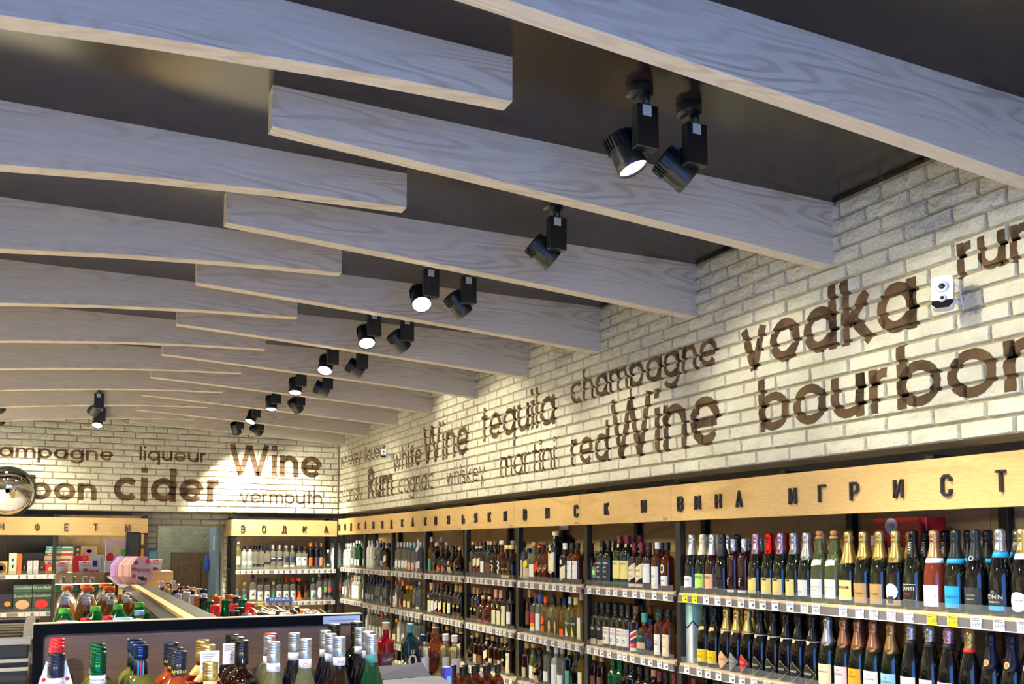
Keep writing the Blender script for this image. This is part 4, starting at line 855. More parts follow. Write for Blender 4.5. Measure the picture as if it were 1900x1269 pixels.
kind('cH', 'cognac_bottle', 'orange seal label', 'squat', 'black', ('cork', 'brown'), [('oval', 'orange', .02, .075, .03)])
kind('cI', 'cognac_bottle', 'dark clear capped square', 'sqr', 'brown', ('cork', 'silver'), [])
kind('cJ', 'cognac_bottle', 'slim orange, orange collar', 'slim', 'orange', ('screw', 'silver', .04, 'orange'), [])
kind('cK', 'cognac_bottle', 'gold bottle with teal label', 'tall', 'gold', ('screw', 'silver', .04), [LBL('teal', .02, .14, .032)])
kind('cL', 'cognac_bottle', 'peach cap and cream wax style label', 'bord', 'brown', ('screw', 'peach', .06), [LBL('cream', .02, .13, .036), ('oval', 'cream', .15, .18, .012)])
kind('cM', 'cognac_bottle', 'cream tall label with a black tree', 'bord', 'brown', ('screw', 'black', .05), [LBL('cream', .02, .17, .034)], None, [('Y', .05, .13, 'dkgreen')])
kind('cN', 'cognac_bottle', 'orange brandy with red neck and pear label', 'round', 'amber', ('screw', 'cream', .03, 'red'), [('oval', 'dkgrey', .05, .12, .03), ('rect', 'red', .02, .04, .04)])
kind('cO', 'cognac_bottle', 'green black with gold vine label', 'bord', 'black', ('screw', 'bronze', .05), [LBL('brown', .02, .06, .036), ('wavy', 'gold', .1, .12, .02)])
kind('cP', 'cognac_bottle', 'dark with white label and red foot', 'bord', 'black', ('screw', 'maroon', .04), [('slant', 'white', .05, .12, .034), ('rect', 'red', .03, .045, .034)])
kind('cQ', 'cognac_bottle', 'dark with yellow label', 'bord', 'black', ('screw', 'black', .04), [LBL('brightyellow', .04, .13, .026)])
kind('cR', 'cognac_bottle', 'dark with grey white label', 'bord', 'black', ('screw', 'black', .04), [LBL('tag', .04, .13, .03)])
kind('cS', 'cognac_bottle', 'plain brown with dim label', 'whis', 'brown', ('screw', 'black', .04), [LBL('brown', .03, .1, .034)])
kind('cT', 'cognac_bottle', 'dark with beige foot label', 'whis', 'brown', ('screw', 'bronze', .035), [LBL('beige', .03, .1, .03)])
kind('vA', 'vodka_bottle', 'plain clear', 'vod', 'clear', ('screw', 'silver', .04), [LBL('white', .04, .11, .033)])
kind('vB', 'vodka_bottle', 'clear with slanting white label', 'vod', 'clear', ('screw', 'silver', .04), [('slant', 'white', .03, .1, .036)])
kind('vC', 'vodka_bottle', 'frosted', 'bord', 'frost', ('screw', 'bluecap', .04), [LBL('white', .06, .1, .03)], None)
kind('vD', 'vodka_bottle', 'navy capped, navy label', 'bord', 'clear', ('screw', 'bluecap', .05), [LBL('navy', .03, .065, .036)], None, [('o', .02, .05, 'white')])
kind('vE', 'vodka_bottle', 'tall pale yellow', 'tall', 'pale', ('screw', 'white', .03), [LBL('cream', .06, .16, .028)])
kind('vF', 'vodka_bottle', 'flask shaped, navy label', 'flask', 'clear', ('screw', 'bluecap', .03), [LBL('navy', .06, .09, .036)])
kind('vG', 'vodka_bottle', 'chrome capped with black wave label', 'vod', 'clear', ('screw', 'silver', .05), [('slant', 'navy', .1, .14, .036), ('over', 'white', .125, .138, .02)])
kind('vH', 'vodka_bottle', 'clear with deep blue panel', 'bord', 'clear', ('screw', 'silver', .03), [LBL('bluecap', .08, .15, .03), ('rect', 'white', .03, .05, .036)])
kind('vI', 'vodka_bottle', 'large white label with black disc and black cap', 'whis', 'clear', ('screw', 'black', .05), [LBL('white', .045, .14, .038), ('oval', 'black', .105, .125, .009)])
kind('vJ', 'vodka_bottle', 'orange octagonal label', 'slim', 'black', ('screw', 'orange', .04), [('wavy', 'orange', .04, .14, .03)])
kind('vK', 'vodka_bottle', 'purple octagonal label', 'slim', 'black', ('screw', 'purple', .04), [('wavy', 'purple', .04, .14, .03)])
kind('vL', 'vodka_bottle', 'red brown octagonal label', 'slim', 'black', ('screw', 'copper', .04), [('wavy', 'copper', .04, .14, .03)])
kind('vM', 'vodka_bottle', 'white metal', 'slim', 'white', ('screw', 'silver', .03), [LBL('silver', .12, .125, .028)])
kind('vN', 'vodka_bottle', 'small dark with teal stripe', 'small', 'black', ('cork', 'white'), [LBL('tag', .04, .06, .02)])
kind('vO', 'vodka_bottle', 'large white label with navy peak, navy cap', 'litre', 'clear', ('screw', 'bluecap', .05), [LBL('white', .03, .14, .042)], None, [('A', .06, .085, 'navy')])
kind('vP', 'vodka_bottle', 'white label with navy peak, navy cap', 'whis', 'clear', ('screw', 'bluecap', .04), [LBL('white', .01, .12, .037)], None, [('A', .05, .075, 'navy')])
kind('vQ', 'vodka_bottle', 'white label with dark peak, green cap', 'whis', 'clear', ('screw', 'green', .04), [LBL('white', .01, .12, .037)], None, [('A', .05, .075, 'dkgreen')])
kind('vR', 'vodka_bottle', 'white label with dark peak, red cap', 'whis', 'clear', ('screw', 'red', .04), [LBL('white', .01, .12, .037)], None, [('A', .05, .075, 'maroon')])
kind('vS', 'vodka_bottle', 'brown with orange triangle label', 'whis', 'brown', ('screw', 'orange', .04), [('tri', 'orange', .01, .12, .036)])
kind('vT', 'vodka_bottle', 'clear with teal triangle label', 'whis', 'clear', ('screw', 'teal', .04), [LBL('tag', .01, .12, .036), ('tri', 'teal', .02, .1, .03)])
kind('vU', 'vodka_bottle', 'tall clear with white oval label', 'litre', 'clear', ('screw', 'silver', .03), [('oval', 'white', .02, .16, .03)])
kind('vV', 'vodka_bottle', 'clear with lime green band', 'slim', 'clear', ('screw', 'black', .05), [LBL('leaf', .1, .16, .026), ('rect', 'black', .06, .08, .026)])
kind('vW', 'vodka_bottle', 'clear with bright pink band', 'slim', 'clear', ('screw', 'black', .05), [LBL('pink', .1, .16, .026), ('rect', 'black', .06, .08, .026)])
kind('vX', 'vodka_bottle', 'small with yellow cork cap', 'small', 'clear', ('cork', 'yellow'), [LBL('teal', .03, .09, .022)])
kind('vY', 'vodka_bottle', 'milky white with tall white label', 'bord', 'frost', ('screw', 'white', .04), [LBL('white', .02, .17, .034)])
kind('vZ', 'vodka_bottle', 'green glass with white label', 'slim', 'mgreen', ('screw', 'white', .03), [LBL('white', .03, .1, .028)])
kind('v1', 'vodka_bottle', 'white tall with blue neck', 'slim', 'white', ('screw', 'white', .04), [LBL('bluecap', .1, .2, .028)])
kind('v2', 'vodka_bottle', 'short clear with orange cap and amber fill', 'squat', 'gold', ('screw', 'orangey', .03), [LBL('cream', .03, .09, .036)])
kind('v3', 'vodka_bottle', 'dark blue patterned', 'vod', 'navy', ('screw', 'navy', .05), [LBL('grey', .04, .1, .034)])
kind('v4', 'vodka_bottle', 'clear with orange stripe', 'flask', 'clear', ('screw', 'orange', .03), [LBL('orange', .01, .17, .008), ('over', 'white', .02, .16, .006)])
kind('v5', 'vodka_bottle', 'clear with pale blue collar', 'bord', 'clear', ('screw', 'silver', .03), [LBL('peach', .02, .09, .034)], ('cyan', .235, .265))
PROTO = {}
def bottle(key, loc, rz, label, group):
    a, kw = K[key]
    if key not in PROTO:
        t = thing(a[0], label, 'bottle', loc, rz, group); make_bottle(t, *a[2:], **kw); PROTO[key] = t; return t
    return dup(PROTO[key], loc, rz, label, group)
def look(key): return K[key][0][1]
used_labels = set()
def uniq(s):
    w_ = s.split()
    if len(w_) > 16: s = ' '.join(w_[:16])
    return s
rj = random.Random(21)
def row(side, z, place, items, group, depth=.062, back=1, backlabel=None, zoff=0):
    """items: list of (photo pixel of the bottle axis, kind key[, rows behind])"""
    seen = {}
    pos = []
    for it in items:
        u = atX(it[0], 3.0 + depth)[0] if side == 'right' else atY(it[0], YB + depth)[0]; pos.append(u)
    for i, (it, u) in enumerate(zip(items, pos)):
        key = it[1]; nb = it[2] if len(it) > 2 else back; seen[key] = seen.get(key, 0) + 1
        lab = uniq('bottle with %s, %s from left, %s' % (look(key), ORD[i], place))
        for b_ in range(nb + 1):
            d = depth + b_ * .098; jit = rj.uniform(-.004, .004)
            loc = (3.0 + d, u + jit, z + .0005) if side == 'right' else (u + jit, YB + d, z + .0005)
            rz = (0 if side == 'right' else PI / 2) + rj.uniform(-.12, .12)
            kk = key
            l_ = lab if b_ == 0 else uniq('%s bottle behind the %s front bottle, %s' % ({1: 'second row', 2: 'third row'}[b_], ORD[i], place))
            bottle(kk, loc, rz, l_, group if b_ == 0 else group + ', rows behind')
def zx(s, o, base): return base + o / s
WT = [(1283.6, 'wg'), (1303.7, 'wl'), (1322.6, 'wp'), (1341.6, 'wk'), (1361.7, 'wf'), (1383, 'wf'), (1404, 'y1'), (1428, 'y2'), (1450, 'y3'), (1474, 'y4'), (1498.4, 'sw'), (1522.6, 'cg'), (1547.4, 'cg'), (1576.4, 'gy'), (1603, 'gb'), (1632, 'gb', 0), (1663.9, 'gd', 0), (1696, 'ca', 0), (1735, 'rp', 0), (1773.6, 'cb', 0), (1812, 'dd', 0), (1856, 'zn'), (1899, 'go', 0), (1943, 'go', 0)]
row('right', Z1, 'upper sparkling wine shelf', WT, 'sparkling wines on the upper shelf')
for px, k_, i in ((1690, 'gd', 0), (1719, 'ca', 1), (1756, 'ca', 2), (1799, 'cb', 3), (1834, 'cb', 4)):
    y = atX(px, 3.20)[0]; bottle(k_, (3.20, y, Z1 + .0005), .1, 'second row sparkling wine bottle, %s of five behind the gap right of the red carton' % ORD[i], 'loose second row of the upper shelf')
WB = [(1306, 'yl'), (1325.5, 'yl'), (1346.5, 'd1'), (1366.5, 'd2'), (1387, 'd3'), (1410, 'd4'), (1433.5, 'd4'), (1457, 'd4'), (1480.6, 'd4'), (1506, 'd4'), (1534, 'l1'), (1562.7, 'l2'), (1589, 'l3'), (1617.8, 'l4'), (1650, 'l5'), (1686, 's1'), (1720, 's1', 0), (1754, 's2'), (1794.6, 's3', 0), (1834, 's4'), (1871, 's4'), (1908, 's4', 0)]
row('right', Z2, 'lower sparkling wine shelf', WB, 'sparkling wines on the lower shelf')
row('right', Z3, 'third wine shelf', [(1268, 'hC', 0), (1286, 'hC', 0), (1306, 's5', 0), (1328, 's5', 0)], 'bottles on the third shelf by the post')
GW = 'spirits on the side wall shelves'
P_ = lambda lst, base, sc: [(base + v / sc, k_) + tuple(r) for v, k_, *r in lst]
row('right', Z1, 'top shelf of right whisky bay', P_([(155, 'hH'), (245, 'hG', 0), (345, 'hA'), (455, 'hA'), (640, 'hB'), (765, 'hB'), (885, 'hC'), (1010, 'hC'), (1125, 'hD'), (1280, 'hE', 0), (1440, 'hF', 0)], 1080, 9.063), GW + ', upper')
row('right', Z2, 'middle shelf of right whisky bay', P_([(190, 'hL'), (270, 'hL'), (350, 'hK'), (440, 'hK'), (525, 'hK'), (610, 'hK'), (710, 'hM'), (815, 'hN'), (905, 'hO', 0), (1030, 'hP'), (1135, 'hQ')], 1080, 7.09), GW + ', middle')
row('right', Z3, 'lower shelf of right whisky bay', P_([(150, 'lB', 0), (250, 'lB', 0), (400, 'hI', 0), (500, 'hI', 0), (575, 'cS', 0), (650, 'cR', 0), (760, 'cS'), (850, 'hK', 0), (930, 'cT', 0), (1010, 'hC', 0), (1100, 'cS', 0), (1200, 'hC', 0)], 1080, 7.09), GW + ', lower')
row('right', Z1, 'top shelf of left whisky bay', P_([(195, 'tA'), (290, 'tB', 0), (370, 'tC'), (460, 'hU'), (535, 'hV'), (605, 'hV'), (735, 'hR', 0), (900, 'hS', 0), (1020, 'hT'), (1110, 'hT')], 950, 9.064), GW + ', upper')
row('right', Z2, 'middle shelf of left whisky bay', P_([(140, 'lA'), (230, 'lB'), (305, 'tD', 0), (375, 'tE'), (450, 'tF'), (545, 'tG', 0), (630, 'tH'), (695, 'tI'), (765, 'tJ', 0), (845, 'tK', 0), (910, 'tL', 0)], 950, 7.093), GW + ', middle')
row('right', Z3, 'lower shelf of left whisky bay', P_([(130, 'cS'), (200, 'cT'), (280, 'tC'), (370, 'cG', 0), (480, 'vA', 0), (580, 'vY', 0), (660, 'vA'), (755, 'lA', 0), (850, 'wk', 0), (925, 'tL', 0)], 950, 7.093), GW + ', lower')
# the display size bottle behind
t = bottle('hW', (3.26, atX(1047, 3.26)[0], Z1 + .0005), 0, 'huge black display bottle with cream stopper at the back of left whisky bay', 'display bottles')
t.scale = (1.5, 1.5, 1.14)
row('right', Z1, 'top shelf of right cognac bay', P_([(840, 'cO'), (890, 'cB'), (955, 'cA'), (1020, 'cA'), (1085, 'cR'), (1150, 'cB'), (1200, 'cB', 0), (1270, 'cC'), (1370, 'cD'), (1465, 'cE'), (1535, 'cE')], 780, 9.067), GW + ', upper')
row('right', Z2, 'middle shelf of right cognac bay', P_([(660, 'cO'), (715, 'cO'), (765, 'cO'), (830, 'cN', 0), (915, 'cN', 0), (1000, 'cL', 0), (1065, 'cL', 0), (1125, 'cM', 0), (1195, 'cR', 0)], 780, 7.09), GW + ', middle')
row('right', Z3, 'lower shelf of right cognac bay', P_([(690, 'cF', 0), (760, 'cT'), (820, 'cS'), (890, 'cA', 0), (960, 'cT', 0), (1030, 'cS', 0), (1080, 'cT', 0), (1130, 'cO', 0), (1190, 'cM', 0)], 780, 7.09), GW + ', lower')
row('right', Z1, 'top shelf of left cognac bay', P_([(140, 'cJ'), (195, 'cK'), (280, 'cI'), (360, 'cH'), (440, 'cH'), (555, 'cG', 0), (668, 'cF', 0)], 780, 9.067), GW + ', upper')
row('right', Z2, 'middle shelf of left cognac bay', P_([(150, 'cL'), (195, 'cR'), (240, 'cP'), (290, 'cP'), (355, 'cQ'), (410, 'cR'), (480, 'cO'), (535, 'cO')], 780, 7.09), GW + ', middle')
row('right', Z3, 'lower shelf of left cognac bay', P_([(130, 'cS'), (190, 'cT'), (240, 'cS'), (300, 'cS'), (360, 'cT'), (430, 'cS'), (490, 'cT'), (540, 'cA')], 780, 7.09), GW + ', lower')
row('right', Z1, 'top shelf of near vodka bay', P_([(980, 'vB'), (1040, 'vB'), (1090, 'vB'), (1145, 'vB'), (1195, 'vB'), (1250, 'v5'), (1310, 'v5'), (1375, 'v1'), (1415, 'vA')], 625, 9.067), GW + ', upper')
row('right', Z2, 'middle shelf of near vodka bay', P_([(960, 'vA'), (1010, 'vR', 0), (1060, 'vU'), (1120, 'vS', 0), (1200, 'v2'), (1270, 'v2', 0), (1340, 'vD'), (1400, 'vH')], 625, 9.067), GW + ', middle')
row('right', Z3, 'lower shelf of near vodka bay', P_([(750, 'vA'), (800, 'v2'), (850, 'vY'), (905, 'vB'), (950, 'vB'), (1000, 'vB'), (1050, 'vB'), (1095, 'vB')], 625, 7.09), GW + ', lower')
row('right', Z1, 'top shelf of middle vodka bay', P_([(490, 'vA'), (540, 'vM'), (590, 'vM'), (640, 'vC'), (690, 'vG'), (740, 'vD'), (790, 'v3'), (840, 'cA', 0)], 625, 9.067), GW + ', upper')
row('right', Z2, 'middle shelf of middle vodka bay', P_([(490, 'vI'), (540, 'v3'), (590, 'v3'), (640, 'v3'), (690, 'vF'), (740, 'vF'), (790, 'v3'), (840, 'vF')], 625, 9.067), GW + ', middle')
row('right', Z3, 'lower shelf of middle vodka bay', P_([(390, 'vA'), (430, 'vY'), (475, 'vA'), (520, 'vA'), (560, 'vA'), (605, 'vR'), (650, 'vA')], 625, 7.09), GW + ', lower')
row('right', Z1, 'top shelf of corner vodka bay', P_([(95, 'vX', 0), (140, 'vY'), (190, 'vY'), (235, 'vY', 0), (290, 'vA'), (335, 'vZ'), (385, 'vZ')], 625, 9.067), GW + ', upper')
row('right', Z2, 'middle shelf of corner vodka bay', P_([(90, 'vW', 0), (150, 'vI'), (205, 'vU'), (265, 'v4'), (310, 'vY', 0), (345, 'vY', 0), (385, 'vY', 0)], 625, 9.067), GW + ', middle')
PB_ = lambda lst: [(425 + v / 7.933, k_) + tuple(r) for v, k_, *r in lst]
row('back', BZ1, 'upper shelf right of the doorway', PB_([(130, 'vE', 0), (215, 'vC', 0), (298, 'vC', 0), (385, 'vD'), (475, 'vD'), (560, 'vF', 0), (650, 'vG'), (740, 'vG'), (835, 'vH'), (930, 'vH', 0), (1030, 'vI'), (1112, 'vI'), (1195, 'vJ'), (1282, 'vK'), (1360, 'vL'), (1455, 'vN', 0), (1545, 'vM'), (1612, 'vM', 0)]), 'vodka on the back wall, upper shelf')
row('back', BZ2, 'lower shelf right of the doorway', PB_([(125, 'vX', 0), (235, 'vX', 0), (350, 'vO', 0), (465, 'vP'), (565, 'vP'), (655, 'vX', 0), (745, 'vQ'), (845, 'vR'), (945, 'vR'), (1040, 'vS'), (1140, 'cS', 0), (1240, 'vT'), (1330, 'vU', 0), (1418, 'vV'), (1490, 'vW'), (1560, 'vW')]), 'vodka on the back wall, lower shelf')
# ------------------------------------------------------------------ island gondola: end panel towards the camera, divider running away
SHL, SHR = 1.06, 1.10
g = thing('display_gondola', 'long island display with dark framed wooden end panel facing the camera', 'display stand', (0, 0, 0))
def rrect(x0, z0, x1, z1, r, n=5):
    P = []
    for (cx, cz, a) in ((x1 - r, z0 + r, -90), (x1 - r, z1 - r, 0), (x0 + r, z1 - r, 90), (x0 + r, z0 + r, 180)):
        for i in range(n + 1): t = math.radians(a + 90 * i / n); P.append((cx + r * math.cos(t), cz + r * math.sin(t)))
    return P
m = MB(); X0, X1, ZT = -.079, .822, 1.392
out = rrect(X0, .02, X1, ZT, .004); inn = rrect(X0 + .024, .05, X1 - .022, ZT - .028, .014); n = len(out)
for y, rev in ((2.80, False), (2.835, True)):
    for i in range(n): j = (i + 1) % n; q = [(out[i][0], y, out[i][1]), (out[j][0], y, out[j][1]), (inn[j][0], y, inn[j][1]), (inn[i][0], y, inn[i][1])]; m.quad(*(q[::-1] if rev else q))
for P, rev in ((out, True), (inn, False)):
    for i in range(n): j = (i + 1) % n; q = [(P[i][0], 2.80, P[i][1]), (P[j][0], 2.80, P[j][1]), (P[j][0], 2.835, P[j][1]), (P[i][0], 2.835, P[i][1])]; m.quad(*(q[::-1] if not rev else q))
m.build('end_frame', NAVYM, g)
MB().box((X0 + .02, 2.81, .04), (X1 - .02, 2.828, ZT - .024)).build('end_panel', PANELW, g)
tp = MB().box((X0, 2.80, ZT), (X1, 2.836, ZT + .003), .001).build('top_edge_strip', SHELFW, g)
MB().box((.70, 2.7975, 1.366), (.815, 2.7995, 1.389)).build('name_sticker', mat('blue_white_sticker', '#AFC8EC', .5), g)
st = MB()
for T in text_tris('~~~~~~~', .02): st.quad(*[(.757 + x, 2.797, 1.377 + y) for x, y in T])
st.build('sticker_print', pm('red'), g)
MB().box((X0 - .01, 2.20, SHL - .035 - .002), (X1 + .01, 2.80, SHL - .002), .002).build('front_shelf', SHELFW, g)
for (a, b) in (((X0 - .01, 2.19, SHL - .06), (X1 + .01, 2.199, SHL + .01)),): MB().box(a, b).build('price_rail', RAILM, g)
MB().box((X0, 2.25, .02), (X1, 2.80, SHL - .04)).build('plinth', NAVYM, g)
YE = 8.2
GREYM = mat('grey_metal_rail', '#3F3D39', .4)
DIVW = wood('divider_oak', '#D6B680', '#C4A06A', '#A07A48', stretch=(5, .6, 5), lines=4, bump=.05)
for k in range(5):
    y0 = 2.84 + k * 1.07; MB().box((.318, y0, .1), (.352, y0 + 1.066, 1.388), .001).build('divider_board', DIVW, g)
MB().box((.356, 2.84, 1.36), (.418, YE, 1.386), .002).build('right_rail', GREYM, g)
rl = MB(); rl.prism([(.278, 1.362), (.280, 1.358), (.316, 1.372), (.316, 1.378)], 'y', 2.84, YE); rl.build('left_rail', GREYM, g)
GLS = mat('glass_strip', '#8FA39B', .06, trans=.6, ior=1.3)
rl = MB(); rl.prism([(.262, 1.325), (.264, 1.321), (.280, 1.352), (.278, 1.357)], 'y', 2.84, 5.4); rl.build('glass_strip', GLS, g)
for k in range(6):
    y0 = 2.9 + k * .98
    for x in (.3,): MB().box((.290, y0, .2), (.317, y0 + .05, 1.352)).build('upright', BLACKM, g); break
    MB().box((.304, y0 + .12, 1.10), (.317, y0 + .95, 1.345)).build('divider_board', DIVW, g)
MB().box((X0 - .01, 2.84, SHL - .032), (.29, YE, SHL - .002)).build('side_shelf', SHELFW, g)
MB().box((.36, 2.84, SHR - .032), (X1, YE, SHR - .002)).build('side_shelf', SHELFW, g)
MB().box((X0 + .02, 2.84, .02), (.29, YE, SHL - .04)).build('plinth', NAVYM, g)
MB().box((.36, 2.84, .02), (X1 - .02, YE, SHR - .04)).build('plinth', NAVYM, g)
ec = thing('end_cabinet', 'brown wooden counter closing the far end of the island display', 'cabinet', (0, 0, 0))
ENDW = wood('end_cabinet_wood', '#8E7558', '#7A6248', '#5C4834', stretch=(.8, 5, 5), lines=5)
MB().box((-.09, 8.22, 0), (.27, 8.62, 1.39), .003).build('side_panel', ENDW, ec); MB().box((.27, 8.26, 0), (.50, 8.62, 1.385), .003).build('side_panel', ENDW, ec)
MB().box((.50, 8.22, 0), (.79, 8.62, 1.395), .003).build('side_panel', OAKX, ec)

# bottles and packs standing on the gondola
def capkind(key, words, shape, glass, cap, colour, h, nm='bottle', **kw): kind(key, nm, words, shape, glass, (cap, colour, h), **kw)
capkind('Lo', 'orange cap, striped wrap and white carrying collar', 'petbig', 'pet', 'wide', 'orange', 0, 'drink_bottle', labels=[LBL('white', .2, .25, .05), LBL('beige', .05, .19, .055)])
capkind('Lw', 'white cap on clear plastic', 'pet', 'juice', 'plastic', 'white', 0, 'drink_bottle', labels=[LBL('orangey', .08, .19, .04)])
capkind('Lb', 'beige cap', 'pet', 'juice', 'plastic', 'cork', 0, 'drink_bottle')
capkind('Lr', 'dark red cap', 'pet', 'dkpet', 'plastic', 'maroon', 0, 'drink_bottle', labels=[LBL('red', .08, .19, .04)])
capkind('Lg', 'light green cap on green plastic', 'petbig', 'petg', 'plastic', 'leaf', 0, 'water_bottle', labels=[LBL('green', .08, .19, .05)])
capkind('Ll', 'light blue cap', 'pet', 'pet', 'plastic', 'skyblue', 0, 'water_bottle', labels=[LBL('lblue', .08, .19, .04)])
capkind('Le', 'red cap', 'pet', 'dkpet', 'plastic', 'red', 0, 'drink_bottle', labels=[LBL('red', .08, .19, .04)])
capkind('Lp', 'wide periwinkle blue cap', 'jug', 'pet', 'wide', 'periwinkle', 0, 'water_bottle', labels=[LBL('lblue', .08, .19, .06)])
capkind('Lk', 'pink and white cap', 'pet', 'pet', 'plastic', 'palepink', 0, 'drink_bottle')
capkind('Ld', 'dark green cap', 'pet', 'petg', 'plastic', 'green', 0, 'water_bottle')
capkind('Lx', 'grey wired cork on black glass', 'champ', 'black', 'foil', 'grey', .25, 'wine_bottle')
def place(px, py, key, zb, label, group, rz=PI / 2):
    sh = K[key][0][2]; cap = K[key][0][4][0]; top = zb + SHP[sh][-1][1] + {'wide': .0105, 'plastic': .0065, 'foil': .014, 'screw': .0035, 'cork': .026, 'block': .014}.get(cap, 0)
    x, y = atZ(px, py, top); return bottle(key, (x, y, zb), rz + rj.uniform(-.1, .1), uniq(label), group)
Lrows = {'Lo': [(124.7, 1087), (160, 1084.5), (163.5, 1090), (194, 1084), (203, 1090)], 'Lw': [(123, 1101), (121.5, 1106), (121, 1112), (157.7, 1101), (167, 1103), (160, 1107), (161, 1112.5), (192, 1101), (196.5, 1106), (205, 1101), (205.8, 1112), (237, 1099), (246, 1103), (233, 1104), (236.5, 1109), (245, 1111)],
 'Lb': [(226.6, 1102)], 'Lr': [(121.8, 1121), (163.5, 1122)], 'Lg': [(119, 1127), (176.8, 1125), (219, 1123), (259, 1120)], 'Ll': [(120.3, 1138.5), (168.7, 1135), (214, 1133.5), (258.5, 1131)], 'Le': [(115.5, 1149), (159.5, 1147), (200, 1144)],
 'Lp': [(118, 1153.5), (174.5, 1152), (227.8, 1149), (279, 1147)], 'Lk': [(154, 1158), (203, 1155.5), (252.5, 1151)], 'Ld': [(192, 1154), (243.6, 1151), (291.5, 1148.6)], 'Lx': [(115.5, 1070.4), (135.7, 1070), (157, 1070), (171, 1072)]}
taken = []
def free(x, y, r):
    for (a, b, c) in taken:
        if (a - x) ** 2 + (b - y) ** 2 < (c + r) ** 2: return False
    return True
RADI = {'petbig': .056, 'pet': .045, 'jug': .083, 'champ': .044, 'bord': .038}
for key in ('Lp', 'Lo', 'Lg', 'Lx', 'Ll', 'Le', 'Lr', 'Lb', 'Lw', 'Lk', 'Ld'):
    for i, (px, py) in enumerate(Lrows[key]):
        sh = K[key][0][2]; top = SHL + SHP[sh][-1][1] + .007; x, y = atZ(px, py, top); r = RADI[sh]
        for q in (0, .012, .024, .036, .05, .065, .08, .1, .13):     # nudge back along the shelf until it touches no neighbour
            if free(x + x / y * q, y + q, r * .94): break
        else: continue
        x, y = max(x + x / y * q, X0 + r + .0), y + q
        if y < 2.86 + r: y = 2.86 + r
        if not free(x, y, r * .9): continue
        taken.append((x, y, r))
        bottle(key, (x, y, SHL - .0015), PI / 2, uniq('bottle with %s, %s of its kind from left, on the island display left of its divider' % (look(key), ORD[i])), 'soft drinks left of the divider')
for c in ('green', 'red', 'orange', 'copper', 'black', 'cork', 'white', 'navy', 'peach', 'gold', 'bluecap', 'silver', 'maroon', 'blue', 'dkgreen', 'brown', 'beige'):
    if c in PAL: kind('R' + c, 'wine_bottle', '%s capsule' % {'bluecap': 'deep blue', 'dkgreen': 'dark green', 'cork': 'tan'}.get(c, c), 'bord', 'green' if c in ('green', 'gold', 'dkgreen', 'beige') else 'plum', ('screw', c, .075), [LBL('cream', .03, .12, .034)])
Rr = [(388.6, 1114, 'green'), (419.6, 1113, 'green'), (450.5, 1111.5, 'green'), (399, 1121, 'red'), (433.6, 1120, 'red'), (463.8, 1118.5, 'red'), (402, 1105.5, 'orange'), (432, 1104.5, 'orange'), (396, 1103, 'copper'), (425, 1102.5, 'copper'), (378, 1108, 'black'), (409, 1107, 'navy'), (440, 1106.5, 'navy'), (368, 1104.7, 'cork'), (360.6, 1103, 'white'), (346.6, 1097.4, 'white'), (354, 1115, 'dkgreen'), (343.7, 1092, 'peach'), (368.7, 1092, 'peach'), (354, 1094, 'bluecap'), (377.6, 1094, 'bluecap'),
      (328, 1094.4, 'bluecap'), (309.8, 1091.5, 'gold'), (326.7, 1101, 'white'), (377, 1101, 'white'), (387, 1107, 'white'), (320, 1077, 'silver'), (298, 1077.5, 'silver'), (309, 1084, 'gold'), (328, 1083.4, 'gold'), (336, 1088, 'maroon'), (313, 1081, 'maroon'), (318, 1093, 'beige'), (345, 1087, 'maroon'), (357, 1088.5, 'gold'), (303, 1089, 'maroon'), (338, 1097, 'brown'),
      (435, 1132, 'black'), (458, 1138, 'black'), (470, 1141, 'black'), (476, 1131, 'blue'), (487, 1137, 'black'), (500, 1141, 'black'), (514, 1139, 'white'), (528, 1139, 'white'), (521, 1132, 'black'), (541, 1136, 'white'), (534, 1130, 'black'), (556, 1136, 'white'), (547, 1129, 'black'), (566, 1129, 'orange'), (444, 1126, 'black'), (574, 1136, 'brown')]
cnt = {}; taken += [(.64, 3.25, .058), (.74, 3.1, .052), (.64, 3.3, .05)]
for px, py, c in Rr:
    x, y = atZ(px, py, SHR + .2885)
    for q in (0, .012, .024, .04, .055, .07, .09, .12):
        if free(x + x / y * q, y + q, .0345): break
    else: continue
    x, y = min(max(x + x / y * q, .42 + .03), X1 - .04), max(y + q, 2.875)
    if not free(x, y, .034) or y > YE - .05: continue
    taken.append((x, y, .037)); cnt[c] = cnt.get(c, -1) + 1
    bottle('R' + c, (x, y, SHR - .0015), PI / 2, uniq('wine bottle with %s, %s of its colour from the left, right of the island divider' % (look('R' + c), ORD[cnt[c]])), 'wines right of the divider')
# green topped cartons beyond the soft drinks
for i, px in enumerate((139, 180, 212)):
    x, y = atZ(px, 1089, 1.345); x = (-.006, .136, .25)[i]; y = 6.9 + .02 * i
    t = thing('bottle_carton', 'dark green topped carton of bottles, %s of three behind the drinks' % ORD[i], 'carton', (x, y, SHL - .0015), 0, 'green cartons')
    w_ = .07 if i < 2 else .035
    MB().box((-w_, 0, 0), (w_, .25, .24), .003).build('carton_body', mat('carton_dark', '#3A3218', .5), t); MB().box((-w_ - .002, -.002, .24), (w_ + .002, .252, .285), .003).build('carton_top', mat('carton_green', '#1E4A2C', .4), t)

